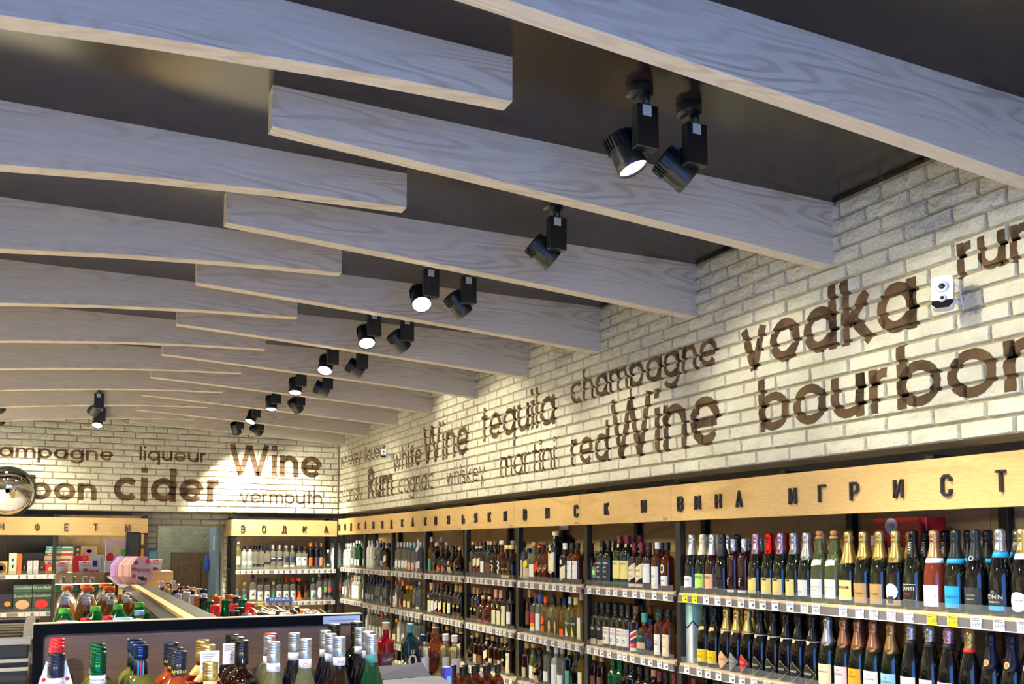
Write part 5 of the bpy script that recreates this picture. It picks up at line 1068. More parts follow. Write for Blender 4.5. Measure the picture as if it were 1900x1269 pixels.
# ------------------------------------------------------------------ foreground bottles on the front shelf of the end panel
CAPL = .06
def fk(key, words, shape, glass, cap, neck=None, texts=(), labels=(), nm='aperitif_bottle'): kind(key, nm, words, shape, glass, cap, labels=labels, neck=neck, texts=texts)
fk('Fn', 'navy ribbed cap and white neck label', 'verm', 'clear', ('screw', 'navy', .05), ('tag', .229, .249), [('Lanmaro', .008, .239, 'grey')])
fk('Fr', 'bright red ribbed cap', 'verm', 'brown', ('screw', 'red', .045))
fk('Fg', 'green metallic cap and white neck label', 'verm', 'olive', ('screw', 'green', .048), ('tag', .231, .251), [('Esperanza', .007, .241, 'blue')])
fk('Fb', 'blue cap over dark neck label with blue and red stripes', 'verm', 'olive', ('screw', 'bluecap', .028), ('navy', .234, .271), [('|', .036, .252, 'cyan', -.005), ('|', .036, .252, 'red', .0), ('|', .036, .252, 'cyan', .005)])
fk('Fa', 'navy cap with yellow lettering over orange aperitif', 'verm', 'orange', ('screw', 'navy', .052), None, [('APEROL', .0095, .257, 'brightyellow')])
fk('Fy', 'gold ribbed cap, short', 'whis', 'red', ('screw', 'gold', .04), ('gold', .205, .23))
fk('Fz', 'gold ribbed cap over red liquid', 'verm', 'red', ('screw', 'gold', .05), ('gold', .2, .24))
fk('Fk', 'black ribbed cap with small white crown mark', 'verm', 'brown', ('screw', 'black', .058), None, [('i', .016, .252, 'white')])
fk('Fs', 'silver cap over clear liqueur and white neck band', 'cone', 'pale', ('screw', 'silver', .048), ('tag', .236, .257), [('o', .016, .246, 'maroon', .006)], nm='liqueur_bottle')
fk('Fd', 'silver cap over black liqueur', 'cone', 'navy', ('screw', 'silver', .048), ('tag', .236, .257), [('o', .013, .246, 'navy', .008)], nm='liqueur_bottle')
fk('Fm', 'silver cap, orange fruit on its white neck band', 'cone', 'pale', ('screw', 'silver', .046), ('tag', .236, .259), [('o', .024, .247, 'orangey', -.002)], nm='liqueur_bottle')
fk('Ft', 'silver cap over red brown liqueur', 'cone', 'brown', ('screw', 'silver', .048), ('tag', .236, .257), [('Elza', .010, .246, 'red')], nm='liqueur_bottle')
fk('Fe', 'silver cap, green neck band and green liqueur', 'cone', 'mgreen', ('screw', 'silver', .048), ('teal', .236, .257), nm='liqueur_bottle')
fk('Fc', 'red cap', 'verm', 'clear', ('screw', 'red', .04), nm='liqueur_bottle')
fk('Fv', 'black cap, tall, close to the end panel', 'litre', 'black', ('screw', 'black', .05), nm='liqueur_bottle')
FG = [(105, 1210, 'Fn', 'front of the leftmost column'), (105.5, 1196, 'Fr', 'second in the leftmost column'), (106, 1189.5, 'Fr', 'third in the leftmost column'), (107, 1183, 'Fr', 'last in the leftmost column'),
 (183, 1207, 'Fg', 'front of the green column'), (183, 1199, 'Fg', 'middle of the green column'), (181, 1192.5, 'Fg', 'back of the green column'), (262, 1195, 'Fb', 'front of the striped column'), (256, 1190, 'Fb', 'middle of the striped column'), (250, 1185.5, 'Fb', 'back of the striped column'),
 (333, 1206, 'Fa', 'front of its column'), (326, 1200, 'Fa', 'middle of its column'), (318, 1194.5, 'Fa', 'back of its column'), (391, 1228, 'Fy', 'standing in front of the price card'), (386, 1194.5, 'Fz', 'behind the price card'), (376, 1190, 'Fz', 'back of the gold pair'),
 (449, 1186, 'Fk', 'front of the black column'), (441, 1181, 'Fk', 'middle of the black column'), (431, 1176, 'Fk', 'back of the black column'), (508, 1189, 'Fs', 'front of the silver pair left of the dark liqueur'), (500, 1185, 'Fs', 'second, left of the dark liqueur'), (502, 1173.5, 'Fc', 'behind the clear silver pair'),
 (546, 1176, 'Fd', 'behind the orange fruit bottle'), (567, 1184.5, 'Fm', 'front row centre'), (630, 1180, 'Ft', 'front of the right middle column'), (614, 1177, 'Fd', 'second of the right middle column'), (604, 1173, 'Fd', 'third of the right middle column'), (620, 1158.5, 'Fv', 'left of two'), (662, 1157.5, 'Fv', 'right of two'),
 (690, 1176.5, 'Fe', 'front of the rightmost column'), (683, 1172.5, 'Fd', 'second of the rightmost column'), (668, 1169.5, 'Fd', 'third of the rightmost column')]
taken2 = []; FO = {}
for i, (px, py, key, wh) in enumerate(FG):
    sh = K[key][0][2]; top = SHL + SHP[sh][-1][1] + .0035; x, y = atZ(px, py, top); r = {'verm': .0415, 'cone': .048, 'flask': .044, 'whis': .039, 'litre': .045}[sh]
    y0 = y; 
    for q in (0, .01, .02, .03, .04, .05, .06, .08, .1):
        if all((a - x * (1 + q / y0)) ** 2 + (b - y - q) ** 2 > (c + r - .004) ** 2 for a, b, c in taken2): break
    x, y = x * (1 + q / y0), min(y0 + q, 2.80 - r - .003); taken2.append((x, y, r))
    FO[i] = bottle(key, (x, y, SHL - .0015), PI / 2 + rj.uniform(-.08, .08), uniq('%s bottle, %s, foreground' % (look(key), wh)), 'liqueurs in the foreground')
# paper neck tag with notched wings on the leftmost bottle and two price cards hung on necks
def wing(s):
    m = MB(); P = [(.014 * s, .285), (.020 * s, .285), (.046 * s, .195), (.034 * s, .203), (.024 * s, .198), (.0165 * s, .185)]
    m.prism(P if s > 0 else P[::-1], 'x', .004, .0048); return m
for s, nm_ in ((1, 'neck_tag_wing'), (-1, 'neck_tag_wing')):
    o = wing(s).build(nm_, pm('tag'), FO[0]); k = MB()
    for T in text_tris('*' if s > 0 else '*', .03): k.quad(*[(-.0045 + .0082, -s * 0 + .026 * s + x * .5, .235 + y) for x, y in T][::-1])
    for (dz, c) in ((.245, 'red'),): MB().lathe([(.0045, 0), (.0045, .0006), (0, .0006)], 8, M=Matrix.Translation((.0036, .024 * s, dz)) @ Matrix.Rotation(-PI / 2, 4, 'Y')).build('tag_flower', pm(c), o)
for idx, txt, sy, sz in ((14, '2604', 0, .012), (17, '2', .022, .012)):
    b_ = FO[idx]; o = MB().box((-.030, -.022 + sy, .225 + sz), (-.029, .022 + sy, .279 + sz)).build('price_card', TAGM, b_); pr_ = MB()
    for T in text_tris(txt, .02): pr_.quad(*[(-.0304, sy - x, .243 + sz + y) for x, y in T])
    for k in range(3): pr_.quad(*[(-.0304, sy + a, sz + z_ - k * .005) for a, z_ in ((.018, .272), (-.016 + .006 * k, .272), (-.016 + .006 * k, .271), (.018, .271))])
    tag(pr_.build('price_print', TAGT, o), kind='stuff')

# ------------------------------------------------------------------ low display right of the gondola
tb = thing('display_table', 'low wooden display table between the island and the side wall', 'table', (0, 0, 0))
MB().box((1.05, 4.1, .935), (1.66, 4.6, .965), .003).build('table_top', PANELW, tb)
for x in (1.07, 1.6):
    for y in (4.12, 4.54): MB().box((x, y, 0), (x + .04, y + .04, .935)).build('leg', BLACKM, tb)
TZ = .9655
kind('Q1', 'rum_bottle', 'red with white lettering', 'whis', 'red', ('screw', 'beige', .03), [LBL('plum' if False else 'purple', .02, .13, .037)], None, [('CAPT', .022, .1, 'white')])
kind('Q2', 'gin_bottle', 'dark teal square, drawn vase outline and teal stopper', 'sqr', 'teal', ('screw', 'teal', .04), [], None, [('0', .09, .085, 'cream'), ('u', .04, .135, 'cream')])
kind('Q3', 'rum_bottle', 'big round amber', 'round', 'amber', ('screw', 'brown', .03), [])
kind('Q4', 'syrup_bottle', 'small black capped amber', 'small', 'amber', ('screw', 'black', .035), [])
kind('Q5', 'liqueur_bottle', 'small navy capped clear', 'small', 'clear', ('screw', 'bluecap', .03), [LBL('tag', .03, .1, .024)])
kind('Q6', 'liqueur_bottle', 'small white capped clear', 'small', 'pale', ('screw', 'white', .03), [LBL('tag', .03, .1, .024)])
for i, (px, key, Y) in enumerate(((717, 'Q1', 4.3), (762, 'Q2', 4.3), (787, 'Q5', 4.3), (809, 'Q3', 4.42), (823, 'Q6', 4.28), (833, 'Q6', 4.2))):
    x = atY(px, Y)[0]; x = {4: x + .012, 5: x + .03}.get(i, x); bottle(key, (x, Y, TZ), PI / 2, uniq('%s bottle on the low display table, %s from its left' % (look(key), ORD[i])), 'bottles on the low table')
def straw(label, px, Y, n, r, col, h):
    x = atY(px, Y)[0]; m = MB(); q = random.Random(px)
    for i in range(n):
        a, e = q.uniform(0, 2 * PI), q.uniform(.1, 1.2); L = r * q.uniform(.6, 1); d = Vector((math.cos(a) * math.cos(e), math.sin(a) * math.cos(e), math.sin(e))); p0 = Vector((0, 0, h))
        s_ = Vector((-math.sin(a), math.cos(a), 0)) * .004; m.quad(tuple(p0 - s_), tuple(p0 + s_), tuple(p0 + d * L + s_), tuple(p0 + d * L - s_))
    t = thing('raffia_flower', label, 'decoration', (x, Y, TZ)); MB().lathe([(.012, 0), (.018, h), (0, h + .01)], 8).build('flower_base', pm(col), t); tag(m.build('petals', pm(col), t), kind='stuff')
straw('cream paper raffia flower between the red and the teal bottle', 740, 4.25, 90, .055, 'cream', .05)
straw('white paper flower right of the teal square bottle', 776, 4.18, 60, .04, 'white', .04)
cr = thing('bottle_crate', 'dark crate holding small black capped bottles beside the low table', 'crate', (0, 0, 0))
cx0 = atY(838, 3.9)[0]; MB().box((cx0, 3.72, 0), (cx0 + .26, 4.0, .855), .004).build('crate_body', PANELW, cr)
for i, (px, py) in enumerate(((842, 1232), (854, 1234), (864, 1236.5), (856, 1240), (872, 1239), (862, 1244), (880, 1241.5), (888, 1244))):
    x, y = atZ(px, py, .802 + .2085); x = cx0 + .035 + (i % 4) * .0575 + (.02 if i > 3 else 0); y = 3.96 - (i // 4) * .06
    bottle('Q4', (x, y, .8565), PI / 2, uniq('%s bottle in the crate, %s of eight' % (look('Q4'), ORD[i])), 'small bottles in the crate')
CARD = mat('grey_cardboard', '#5F5C69', .8)
bx = thing('cardboard_box', 'grey open cardboard box with torn flaps at the bottom edge', 'box', (0, 0, 0))
bx0, bx1 = .85, atY(838, 2.75)[0]; MB().box((bx0, 2.74, 0), (bx1, 2.99, 1.168), .003).build('box_body', CARD, bx)
f1 = MB(); rr = random.Random(8)
def flap(P, name, th=.003):
    m = MB(); n_ = Vector(P[1]) - Vector(P[0]); q = (Vector(P[3]) - Vector(P[0])); nn = n_.cross(q).normalized() * th
    A = [Vector(P[0]), Vector(P[1])]; k = 14; far = [Vector(P[2]).lerp(Vector(P[3]), i / k) + q.normalized() * rr.uniform(-.003, .003) for i in range(k + 1)]
    L = A + far; m.v = [tuple(v) for v in L] + [tuple(v + nn) for v in L]; c = len(L); m.f = [tuple(range(c)), tuple(range(2 * c - 1, c - 1, -1))] + [(i, i + c, (i + 1) % c + c, (i + 1) % c) for i in range(c)]; m.sm = [False] * (c + 2)
    return m.build(name, CARD, bx)
flap([(bx0, 2.93, 1.168), (bx1, 2.93, 1.168), (bx1 - .01, 2.985, 1.208), (bx0 + .01, 2.985, 1.202)], 'box_flap')
flap([(bx0, 2.742, 1.168), (bx1, 2.742, 1.168), (bx1 - .02, 2.80, 1.188), (bx0 + .02, 2.80, 1.184)], 'box_flap')
bl = thing('blue_carton', 'bright violet blue carton right of the grey box', 'box', (atY(834, 3.05)[0] - 1.305, 0, 0))
MB().box((1.292, 3.05, 0), (1.318, 3.09, 1.18), .003).build('carton_body', mat('violet_blue', '#4B4FC8', .5), bl)
MB().box((1.298, 3.0485, 1.12), (1.312, 3.0495, 1.15)).build('carton_mark', pm('lblue'), bl)

# cartons and straw at the near right corner of the gondola
for i, (x, y, w_, c) in enumerate(((.64, 3.25, .10, 'cork'), (.74, 3.1, .08, 'beige'))):
    t = thing('gift_box', 'open kraft gift box with straw, %s of two on the island display' % ORD[i], 'box', (x, y, SHR - .0015), .1, 'kraft gift boxes')
    MB().box((-w_ / 2, -.06, 0), (w_ / 2, .06, .275), .002).build('box_body', pm('cork'), t); m = MB(); q = random.Random(i)
    for k in range(60):
        a = Vector((q.uniform(-w_ / 2, w_ / 2), q.uniform(-.05, .05), .276)); b_ = a + Vector((q.uniform(-.04, .04), q.uniform(-.04, .04), q.uniform(0, .02))); s_ = Vector((.002, .002, 0)); m.quad(tuple(a - s_), tuple(a + s_), tuple(b_ + s_), tuple(b_ - s_))
    tag(m.build('straw', pm('beige'), t), kind='stuff')
# ------------------------------------------------------------------ octagonal sweet boxes on the divider
def octbox(x, y, ln, c, label, face=False):
    t = thing('sweet_box', label, 'box', (x, y, 1.3885), .65, 'octagonal sweet boxes'); R_ = .083; P = [(R_ * math.cos(PI / 8 + i * PI / 4) * 1.0, R_ * math.cos(PI / 8) + R_ * math.sin(PI / 8 + i * PI / 4)) for i in range(8)]
    MB().prism(P[::-1] if False else P, 'y', 0, ln).build('box_body', mat('box_' + c, PAL.get(c, c) if c.startswith('#') is False else c, .45), t)
    L_ = MB().prism([(p[0] * 1.03, (p[1] - R_ * .924) * 1.03 + R_ * .924) for p in P], 'y', .015, .03); L_.build('lid_rim', mat('box_' + c, PAL.get(c, c), .45), t)
    if face:
        MB().prism([(p[0] * .98, (p[1] - .0767) * .98 + .0767) for p in P], 'y', -.0015, 0).build('box_face', mat('pale_pink_face', '#F0CBD4', .5), t)
        zc = .0767; q = random.Random(4)
        MB().prism([(.02 * math.cos(a) * 2.6, .034 + .022 * math.sin(a)) for a in [i * PI / 8 for i in range(17)]][:16], 'y', -.0022, -.0016).build('white_panel', pm('white'), t)
        for (dx, dz, r, cc) in ((-.045, .045, .016, 'red'), (.035, .05, .018, 'pink'), (-.062, .01, .012, 'red'), (.06, -.005, .018, 'peach'), (-.058, -.03, .014, 'pink'), (.05, .02, .01, 'mint'), (-.06, .03, .009, 'mint'), (.0, -.045, .015, 'maroon'), (.022, -.05, .013, 'red'), (-.02, -.04, .011, 'brown')):
            MB().prism([(dx + r * math.cos(a), zc + dz + r * math.sin(a) * .9) for a in [i * PI / 3.5 for i in range(7)]], 'y', -.003, -.0023).build('printed_flower', pm(cc), t)
        k = MB()
        for T in text_tris('Merletto', .03): k.quad(*[(x_ , -.0032, zc + .003 + y_) for x_, y_ in T])
        k.build('face_print', pm('maroon'), t)
    return t
PAL['sweetpink'] = '#EDB9B4'; PAL['sweetlilac'] = '#C79AD8'
octbox(.375, 5.62, .05, 'sweetpink', 'pink octagonal sweet box with printed flowers, nearest of three on the divider', True)
octbox(.375 - .0315, 5.62 + .0414, .05, 'sweetpink', 'pink octagonal sweet box, middle of three on the divider')
octbox(.375 - .066, 5.62 + .0868, .055, 'sweetlilac', 'lilac octagonal sweet box, farthest of three on the divider')
# ------------------------------------------------------------------ sweets and tea: boxes measured on their planes
def pbox(name, label, cat, group, Y, px0, py0, px1, py1, zb, col, depth=.06, parts=(), taper=0, extra=None):
    """box whose front covers (px0,py0)-(px1,py1) on the plane y=Y and that stands on zb"""
    x0 = atY(px0, Y)[0]; x1 = atY(px1, Y)[0]; h = abs((py1 - py0)) * (Y * .905 + (x0 + x1) / 2 * .43) / 1724.2
    t = thing(name, label, cat, ((x0 + x1) / 2, Y, zb), 0, group); w_ = (x1 - x0) / 2
    if taper:
        m = MB(); n = len(m.v); a = w_ * .82; m.v = [(-a, 0, 0), (a, 0, 0), (a, depth * .8, 0), (-a, depth * .8, 0), (-w_, -.008, h), (w_, -.008, h), (w_, depth, h), (-w_, depth, h)]
        m.f = [(0, 3, 2, 1), (4, 5, 6, 7), (0, 1, 5, 4), (1, 2, 6, 5), (2, 3, 7, 6), (3, 0, 4, 7)]; m.sm = [False] * 6; m.build('box_body', mat('boxcol_' + col, PAL[col], .5), t)
    else: MB().box((-w_, 0, 0), (w_, depth, h), .0015).build('box_body', mat('boxcol_' + col, PAL[col], .5), t)
    for (a, b, c, d, cc, *k) in parts:     # fractions of the front
        y0 = -.0015 - (.009 if taper else 0); MB().prism([(-w_ + 2 * w_ * a, h * b), (-w_ + 2 * w_ * c, h * b), (-w_ + 2 * w_ * c, h * d), (-w_ + 2 * w_ * a, h * d)] if not k else [(-w_ + 2 * w_ * ((a + c) / 2 + (c - a) / 2 * math.cos(i * PI / 6)), h * ((b + d) / 2 + (d - b) / 2 * math.sin(i * PI / 6))) for i in range(12)], 'y', y0, y0 + .001).build('printed_field', pm(cc), t)
    if extra:
        k = MB(); body, size, fx, fz, cc = extra; y0 = -.0028 - (.009 if taper else 0)
        for T in text_tris(body, size): k.quad(*[(-w_ + 2 * w_ * fx + x, y0, h * fz + y) for x, y in T])
        k.build('box_print', pm(cc), t)
    return t
GB_, YS = 'sweet boxes on the back shelf', YB + .03
PAL.update({'tea': '#12302C', 'tea2': '#1C4A44', 'choc': '#3A2218', 'gild': '#C8A860', 'kraft': '#B79A72'})
U, V = 7.933, 7.933
def q8(a, b, c, d): return (a / U, 980 + b / V, c / U, 980 + d / V)
pbox('chocolate_box', 'gold box of round chocolates cut by the left edge', 'box', GB_, YS, *q8(-90, 430, 110, 620), KZ1 + .001, 'gild', .05, [(.1, .1, .9, .9, 'brown', 1), (.3, .3, .7, .7, 'gold', 1)])
pbox('chocolate_box', 'white box with pale green flower print on the upper sweets shelf', 'box', GB_, YS, *q8(130, 340, 245, 650), KZ1 + .001, 'cream', .05, [(.25, .1, .75, .9, 'mint'), (.4, .6, .6, .75, 'lblue', 1), (.4, .3, .6, .45, 'peach', 1)])
pbox('chocolate_box', 'slim bright orange red box beside the flower print box', 'box', GB_, YS, *q8(252, 350, 315, 650), KZ1 + .001, 'orange', .08)
pbox('chocolate_box', 'large black box on the upper sweets shelf', 'box', GB_, YS + .10, *q8(330, 290, 640, 600), KZ1 + .001, 'black', .06, [(.55, .6, .85, .75, 'choc'), (.05, .2, .12, .4, 'gild')])
for i, a in enumerate((405, 492)): pbox('sweet_carton', 'pink and green carton before the black box, %s' % ('left one', 'right one')[i], 'box', GB_, YS, *q8(a, 450, a + 72, 650), KZ1 + .001, 'tag', .04, [(.2, .55, .8, .95, 'palepink', 1), (.2, .05, .8, .4, 'mint', 1)])
pbox('chocolate_box', 'dark brown box with an orange flame print', 'box', GB_, YS + .05, *q8(572, 455, 655, 650), KZ1 + .001, 'choc', .04, [(.4, .4, .7, .6, 'orange', 1)])
pbox('chocolate_box', 'red box with two golden sweets printed on it', 'box', GB_, YS, *q8(668, 500, 800, 640), KZ1 + .001, 'red', .1, [(.3, .3, .75, .75, 'gold', 1), (.65, .5, .95, .8, 'orangey', 1)])
zs = KZ1 + .001 + 147 / 7.933 * 10.3 / 1724
sb = [pbox('sweet_carton', 'tan tube box under the white cartons', 'box', GB_, YS + .105, *q8(660, 500, 1060, 645), KZ1 + .001, 'kraft', .1)]
for i in range(3): pbox('sweet_carton', 'small cream carton of a row of three, %s' % ('left', 'middle', 'right')[i], 'box', GB_, YS + .106, *q8(655 + 138 * i, 408, 785 + 138 * i, 497), KZ1 + .0885, 'cream', .08, [(.3, .3, .75, .7, 'grey', 1)])
cols = ['cream', 'peach', 'green', 'peach', 'teal', 'teal', 'lblue']
for i in range(6):
    zb = KZ1 + .0885 + .0555 + i * .0265; x0 = atY((645 + 5 * i) / U, YS + .106)[0]; x1 = atY((1065 + 3 * i) / U, YS + .106)[0]
    t = thing('flat_sweet_box', 'flat box with printed edge in the leaning stack, %s from the bottom' % ORD[i], 'box', (x0, YS + .106, zb), 0, 'stack of flat boxes')
    MB().box((0, 0, 0), (x1 - x0, .16, .0255), .001).build('box_body', mat('boxcol_' + cols[i], PAL[cols[i]], .5), t); MB().box((.03, -.001, .007), (.1, 0, .018)).build('printed_field', pm('white'), t); MB().box((.16, -.001, .006), (x1 - x0 - .02, 0, .019)).build('printed_field', pm('tag' if i % 2 else 'red'), t)
for i in range(5):
    x0 = atY(205 / U, YS + .2)[0]; t = thing('flat_sweet_box', 'flat kraft box in the small pile behind the flower print box, %s from the bottom' % ORD[i], 'box', (x0, YS + .2, KZ1 + .001 + i * .0405 + .0), 0, 'kraft pile'); MB().box((0, 0, 0), (.1, .15, .04), .002).build('box_body', mat('boxcol_kraft', PAL['kraft'], .5) if i % 2 else mat('boxcol_gild', PAL['gild'], .5), t)
# tea boxes
def tea(label, a, b, c, d, zb, col, blob, txt=True):
    pbox('tea_box', label, 'box', 'tea boxes', YS, *q8(a, b, c, d), zb, col, .08, [(.12, .12, .88, .62, blob, 1)] if blob else [], extra=('Greenfield', .042, .5, .82 if blob else .6, 'cream') if txt else None)
tea('dark green tea box with round beige print, lower left of the stacks', 212, 912, 485, 1188, KZ2 + .001, 'tea', 'peach')
tea('dark green tea box with round crimson print, lower right of the stacks', 492, 912, 762, 1188, KZ2 + .001, 'tea', 'red')
zt = KZ2 + .002 + 276 / V * 10.22 / 1724
tea('dark green tea box lying on the beige print box', 212, 800, 484, 905, zt, 'tea2', None)
tea('dark green tea box with a blue sheen lying on the crimson print box', 494, 797, 764, 905, zt, 'tea2', None)
pbox('tea_box', 'navy gift box with orange slice print, cut by the left edge', 'box', 'tea boxes', YS, *q8(-70, 930, 205, 1190), KZ2 + .001, 'navy', .08, [(.55, .3, .9, .6, 'orangey', 1)])
# things on the far end counter of the gondola
YC, ZE = 8.26, 1.391
pbox('sweet_carton', 'white tapered sweet carton at the left end of the far counter', 'box', 'tapered white cartons', YC, *q8(820, 488, 1010, 640), ZE, 'tag', .08, [(.3, .85, .7, .97, 'red'), (.2, .55, .8, .72, 'palepink'), (.55, .05, .95, .4, 'peach', 1)], taper=1, extra=('Raffaello', .021, .5, .66, 'red'))
pbox('sweet_carton', 'white tapered sweet carton before the crimson box on the far counter', 'box', 'tapered white cartons', YC, *q8(1158, 478, 1365, 640), ZE, 'tag', .08, [(.3, .85, .7, .97, 'red'), (.3, .1, .7, .35, 'maroon', 1)], taper=1, extra=('Raffaello', .021, .5, .66, 'red'))
pbox('chocolate_box', 'crimson box standing behind the tapered carton', 'box', 'boxes on the far counter', YC + .13, *q8(1075, 400, 1300, 640), ZE, 'red', .04, [(.6, .7, .9, .95, 'pink', 1)])
pbox('chocolate_box', 'brown box with gold roundels on the far counter', 'box', 'boxes on the far counter', YC + .26, *q8(1085, 260, 1180, 640), ZE, 'choc', .05, [(.35, .6, .75, .7, 'gold', 1), (.35, .8, .75, .9, 'cream', 1)])
pbox('chocolate_box', 'cream framed box with red picture on the far counter', 'box', 'boxes on the far counter', YC + .2, *q8(1190, 270, 1420, 640), ZE, 'yellow', .04, [(.15, .68, .85, .93, 'palepink'), (.3, .75, .7, .88, 'red', 1)])
pbox('chocolate_box', 'white box with vertical lettering and a dark window', 'box', 'boxes on the far counter', YC + .06, *q8(1340, 388, 1525, 640), ZE, 'tag', .05, [(.12, .32, .5, .68, 'bluecap'), (.78, .1, .9, .9, 'lblue')])
pbox('chocolate_box', 'floral pink and green box on the far counter', 'box', 'boxes on the far counter', YC + .14, 195, 1003, 234, 1062, ZE, 'palepink', .05, [(.05, .3, .4, .6, 'red', 1), (.4, .55, .7, .85, 'yellow', 1), (.75, .1, .95, .7, 'leaf'), (.2, .1, .6, .35, 'purple', 1)])
pbox('chocolate_box', 'grey white box under the floral box front', 'box', 'boxes on the far counter', YC, 194, 1041, 213, 1062, ZE, 'tag', .05)
pbox('display_box', 'tall black display box on the far counter', 'box', 'boxes on the far counter', YC + .1, 233, 988, 258, 1062, ZE - .004, 'black', .15, [(.08, .05, .92, .95, 'dkgrey')])
pbox('display_box', 'narrow box with yellow tape beside the tall black box', 'box', 'boxes on the far counter', YC + .1, 260, 990, 273, 1062, ZE - .004, 'choc', .15, [(.05, .05, .45, .6, 'orangey'), (.05, .7, .4, .98, 'yellow')])
pbox('sweet_carton', 'white tapered sweet carton right of the octagonal boxes', 'box', 'tapered white cartons', YC, 276, 1037, 301, 1058, 1.396, 'tag', .08, [(.3, .85, .7, .97, 'red'), (.2, .1, .7, .35, 'maroon', 1)], taper=1, extra=('Raffaello', .021, .5, .66, 'red'))
m = MB(); q = random.Random(2)
for k in range(16): m.lathe([(0, -.009), (.009, 0), (0, .009)], 6, (q.uniform(.13, .22), q.uniform(8.235, 8.31), ZE + .0095 + q.uniform(0, .006)))
tag(m.build('pink_sweets', pm('pink')), 'pink wrapped sweets scattered on the far counter', 'sweets', kind='stuff')
x, z = atY(283, 11.97, 1033)
t = thing('notice_holder', 'blue framed notice hanging on the brick pier left of the doorway', 'notice', (x, 11.975, z))
MB().prism(rrect(-.05, -.10, .055, .10, .02), 'y', 0, .008).build('holder_frame', pm('blue'), t); MB().box((-.04, -.0012, -.085), (.045, -.0002, .065)).build('paper', pm('lblue'), t)
# ------------------------------------------------------------------ chiller at the left
ch = thing('open_chiller', 'dark open chiller with brushed metal rails left of the island display', 'chiller', (0, 0, 0))
CHR = mat('brushed_rail', '#B4AFA6', .5, metal=.3); CHD = mat('chiller_dark', '#1C1E24', .5); CHI = mat('chiller_inside', '#4A443C', .5)
MB().box((-1.3, 3.95, 0), (-.125, 5.3, 1.12), .004).build('chiller_body', CHD, ch)
MB().box((-1.3, 3.93, 1.235), (-.115, 3.955, 1.262), .004).build('front_rail', CHR, ch); MB().box((-1.3, 3.935, 1.10), (-.125, 3.955, 1.235), .003).build('front_panel', CHD, ch)
for z in (1.172, 1.14): MB().box((-1.3, 3.92, z), (-.122, 3.935, z + .013), .002).build('front_rail', CHR, ch)
for k in range(6): MB().box((-1.3, 4.02 + k * .2, 1.235 - k * .004), (-.16, 4.12 + k * .2, 1.25 - k * .004), .003).build('air_grille', CHI, ch)
m = MB(); m.prism([(3.95 + .35 * (1 - math.cos(a)), 1.262 + .055 * math.sin(a)) for a in [i * PI / 16 for i in range(9)]] + [(4.3, 1.25), (3.95, 1.25)], 'x', -.145, -.115); m.build('end_cap', CHR, ch)
MB().box((-1.3, 5.25, 0), (-.12, 5.3, 1.24), .003).build('back_panel', CHI, ch)
# ------------------------------------------------------------------ convex mirror, detector, cameras
MIR = mat('mirror_silver', '#E8E8EA', .02, metal=1.0)
xm, zm = atY(13, 11.2, 910)
t = thing('convex_mirror', 'round convex security mirror low on the back brick wall', 'mirror', (xm, 11.285, zm)); t.rotation_euler = (math.radians(14), 0, 0)
Rm, hm = .268, .13
pr_ = [(Rm * math.sin(a) / math.sin(1.25), hm * (math.cos(a) - math.cos(1.25)) / (1 - math.cos(1.25))) for a in [1.25 * (1 - i / 12) for i in range(13)]]
MB().lathe(pr_, 48, M=Matrix.Translation((0, -.03, 0)) @ Matrix.Rotation(PI / 2, 4, 'X')).build('mirror_dome', MIR, t)
MB().lathe([(Rm - .004, -.012), (Rm + .007, -.01), (Rm + .008, .004), (Rm - .001, .008), (Rm - .003, .003)], 48, M=Matrix.Translation((0, -.03, 0)) @ Matrix.Rotation(PI / 2, 4, 'X')).build('mirror_rim', BLACKM, t)
MB().lathe([(.05, -.04), (.05, 0)], 16, M=Matrix.Rotation(PI / 2, 4, 'X')).build('mirror_bracket', BLACKM, t)
xd, yd = atZ(765, 176, ZC - .02)
t = thing('smoke_detector', 'small white round detector on the dark ceiling by the second beam', 'detector', (xd, yd - .06, ZC)); MB().lathe([(0, -.032), (.02, -.032), (.034, -.022), (.05, -.018), (.052, 0)], 24).build('detector_body', pm('white', 'plastic'), t)
WH = mat('white_plastic', '#E6EAF0', .3)
t = thing('security_camera', 'white wall camera with black lower face between painted words vodka and rum', 'security camera', (2.89, atX(1766, 2.89)[0], atX(1766, 2.89, 540)[1]))
t.rotation_euler = (0, math.radians(8), math.radians(33))
def cambody(t, s=1.0):
    m = MB(); m.prism(rrect(-.031 * s, -.052 * s, .031 * s, .052 * s, .014 * s), 'x', -.018 * s, .018 * s); m.build('camera_body', WH, t)
    MB().prism([(-.030 * s, -.028 * s), (-.030 * s, -.040 * s), (-.018 * s, -.052 * s), (.018 * s, -.052 * s), (.030 * s, -.040 * s), (.030 * s, -.028 * s)], 'x', -.0195 * s, -.0175 * s).build('black_face', pm('black', 'plastic'), t)
    for z, r in ((.016, .019), (-.022, .012)):
        MB().lathe([(r * s, 0), (r * s * .9, .004 * s), (r * .5 * s, .005 * s)], 18, M=Matrix.Translation((-.018 * s, 0, z * s)) @ Matrix.Rotation(-PI / 2, 4, 'Y')).build('lens_ring', WH, t)
        MB().lathe([(r * .55 * s, .0045 * s), (r * .3 * s, .007 * s), (0, .008 * s)], 14, M=Matrix.Translation((-.018 * s, 0, z * s)) @ Matrix.Rotation(-PI / 2, 4, 'Y')).build('camera_lens', BLACKM, t)
cambody(t, 1.2)
MB().tube([(.018, 0, .0), (.05, -.01, .0), (.09, -.035, .0), (.113, -.055, -.01)], .008, 8).build('bracket', WH, t)
MB().tube([(.016, -.02, .035), (.045, -.03, .055), (.07, -.05, .04), (.075, -.055, -.01), (.10, -.06, -.035), (.112, -.07, -.03)], .0028, 6).build('cable', WH, t)
y_, z_ = atX(712, 2.9, 842)
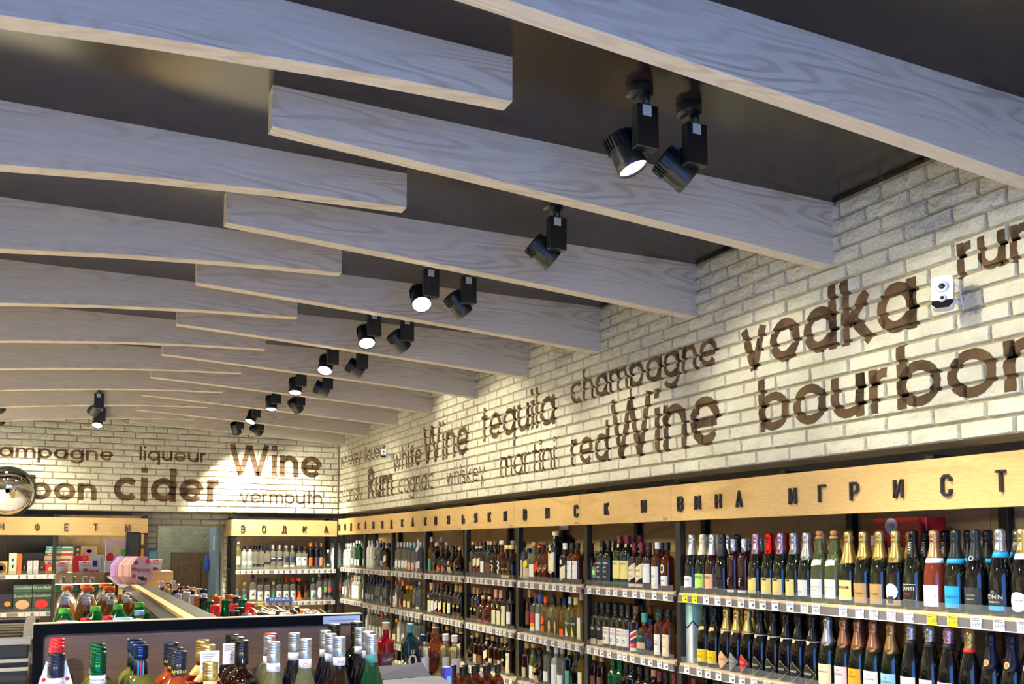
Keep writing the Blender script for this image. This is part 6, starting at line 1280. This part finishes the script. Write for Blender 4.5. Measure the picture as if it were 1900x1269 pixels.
t = thing('security_camera', 'small white camera far along the side wall by the painted word liqueur', 'security camera', (2.9, y_, z_)); t.rotation_euler = (0, math.radians(20), math.radians(60)); cambody(t, .9); MB().tube([(.01, 0, 0), (.05, -.05, .02), (.05, -.11, .03)], .008, 8).build('bracket', WH, t)
# gift boxes and the red carton among the wines
for i, (px, X) in enumerate(((1284, 3.05), (1300, 3.17))):
    y = atX(px, X + .03)[0]; t = thing('gift_carton', 'white gift carton with mint top, %s of two on the lower wine shelf' % ORD[i], 'box', (X + .04, y + (.0 if i == 0 else .0), Z2 + .0005), 0, 'white gift cartons')
    MB().box((-.045, -.045, 0), (.045, .045, .315), .003).build('carton_body', mat('gift_white', '#DDE6EC', .5), t)
    for (ax, sg) in (('x', -1), ('y', -1)):
        P = [(-.045, .23), (0, .19), (.045, .23), (.045, .314), (-.045, .314)]
        MB().prism(P, ax, sg * .0455, sg * .0462).build('mint_flap', mat('gift_mint', '#A9DCD2', .5), t)
        B_ = [(-.045, .221), (0, .181), (.045, .221), (.045, .230), (0, .190), (-.045, .230)]; MB().prism(B_, ax, sg * .0463, sg * .0468).build('black_ribbon', pm('black'), t)
xr = 3.30; yr0, yr1 = atX(1613, 3.27)[0], atX(1712, 3.27)[0]
t = thing('party_carton', 'red carton with round white badge standing behind the gold foil bottles', 'box', (xr, (yr0 + yr1) / 2, Z1 + .0005), 0)
RD = mat('carton_red', '#9C1A26', .35); w_ = abs(yr0 - yr1) / 2
MB().box((0, -w_, 0), (.12, w_, .375), .004).build('carton_body', RD, t)
m = MB(); m.prism([(-w_, .25), (w_, .25), (w_, .29), (w_ * .8, .375), (-w_ * .8, .375), (-w_, .29)], 'x', -.02, 0); m.build('carton_lid', RD, t)
MB().prism([(.014 + .035 * math.cos(i * PI / 10) + .01, .34 + .035 * math.sin(i * PI / 10)) for i in range(20)], 'x', -.022, -.0205).build('badge', pm('tag'), t)
k = MB()
for T in text_tris('MB', .03): k.quad(*[(-.0228, -x + .024, .34 + y) for x, y in T])
k.build('badge_print', pm('grey'), t)
MB().box((-.0225, w_ - .05, .255), (-.0215, w_ - .005, .30)).build('price_card', TAGM, t); MB().box((-.023, -.035, .14), (-.0015, .045, .245)).build('cream_panel', pm('cream'), t)

x0, x1 = atY(425 + 555 / 7.933, YB - .03)[0], atY(425 + 940 / 7.933, YB - .03)[0]
t = thing('brand_plate', 'blue plate with white lettering clipped before the white label bottles', 'sign', ((x0 + x1) / 2, YB - .03, BZ2 + .001)); w_ = (x1 - x0) / 2
MB().prism([(-w_, 0), (w_, 0), (w_, .048), (w_ * .55, .044), (w_ * .5, .05), (-w_ * .5, .05), (-w_ * .55, .044), (-w_, .048)], 'y', 0, .004).build('plate', mat('plate_blue', '#2450A8', .4), t)
MB().box((-w_, 0, -.004), (w_, .035, -.0005)).build('plate_foot', mat('plate_blue', '#2450A8', .4), t)
k = MB()
for T in text_tris('TUNDRA', .046): k.quad(*[(x * 1.25, -.0008, .026 + y) for x, y in T])
k.build('plate_print', pm('white'), t)
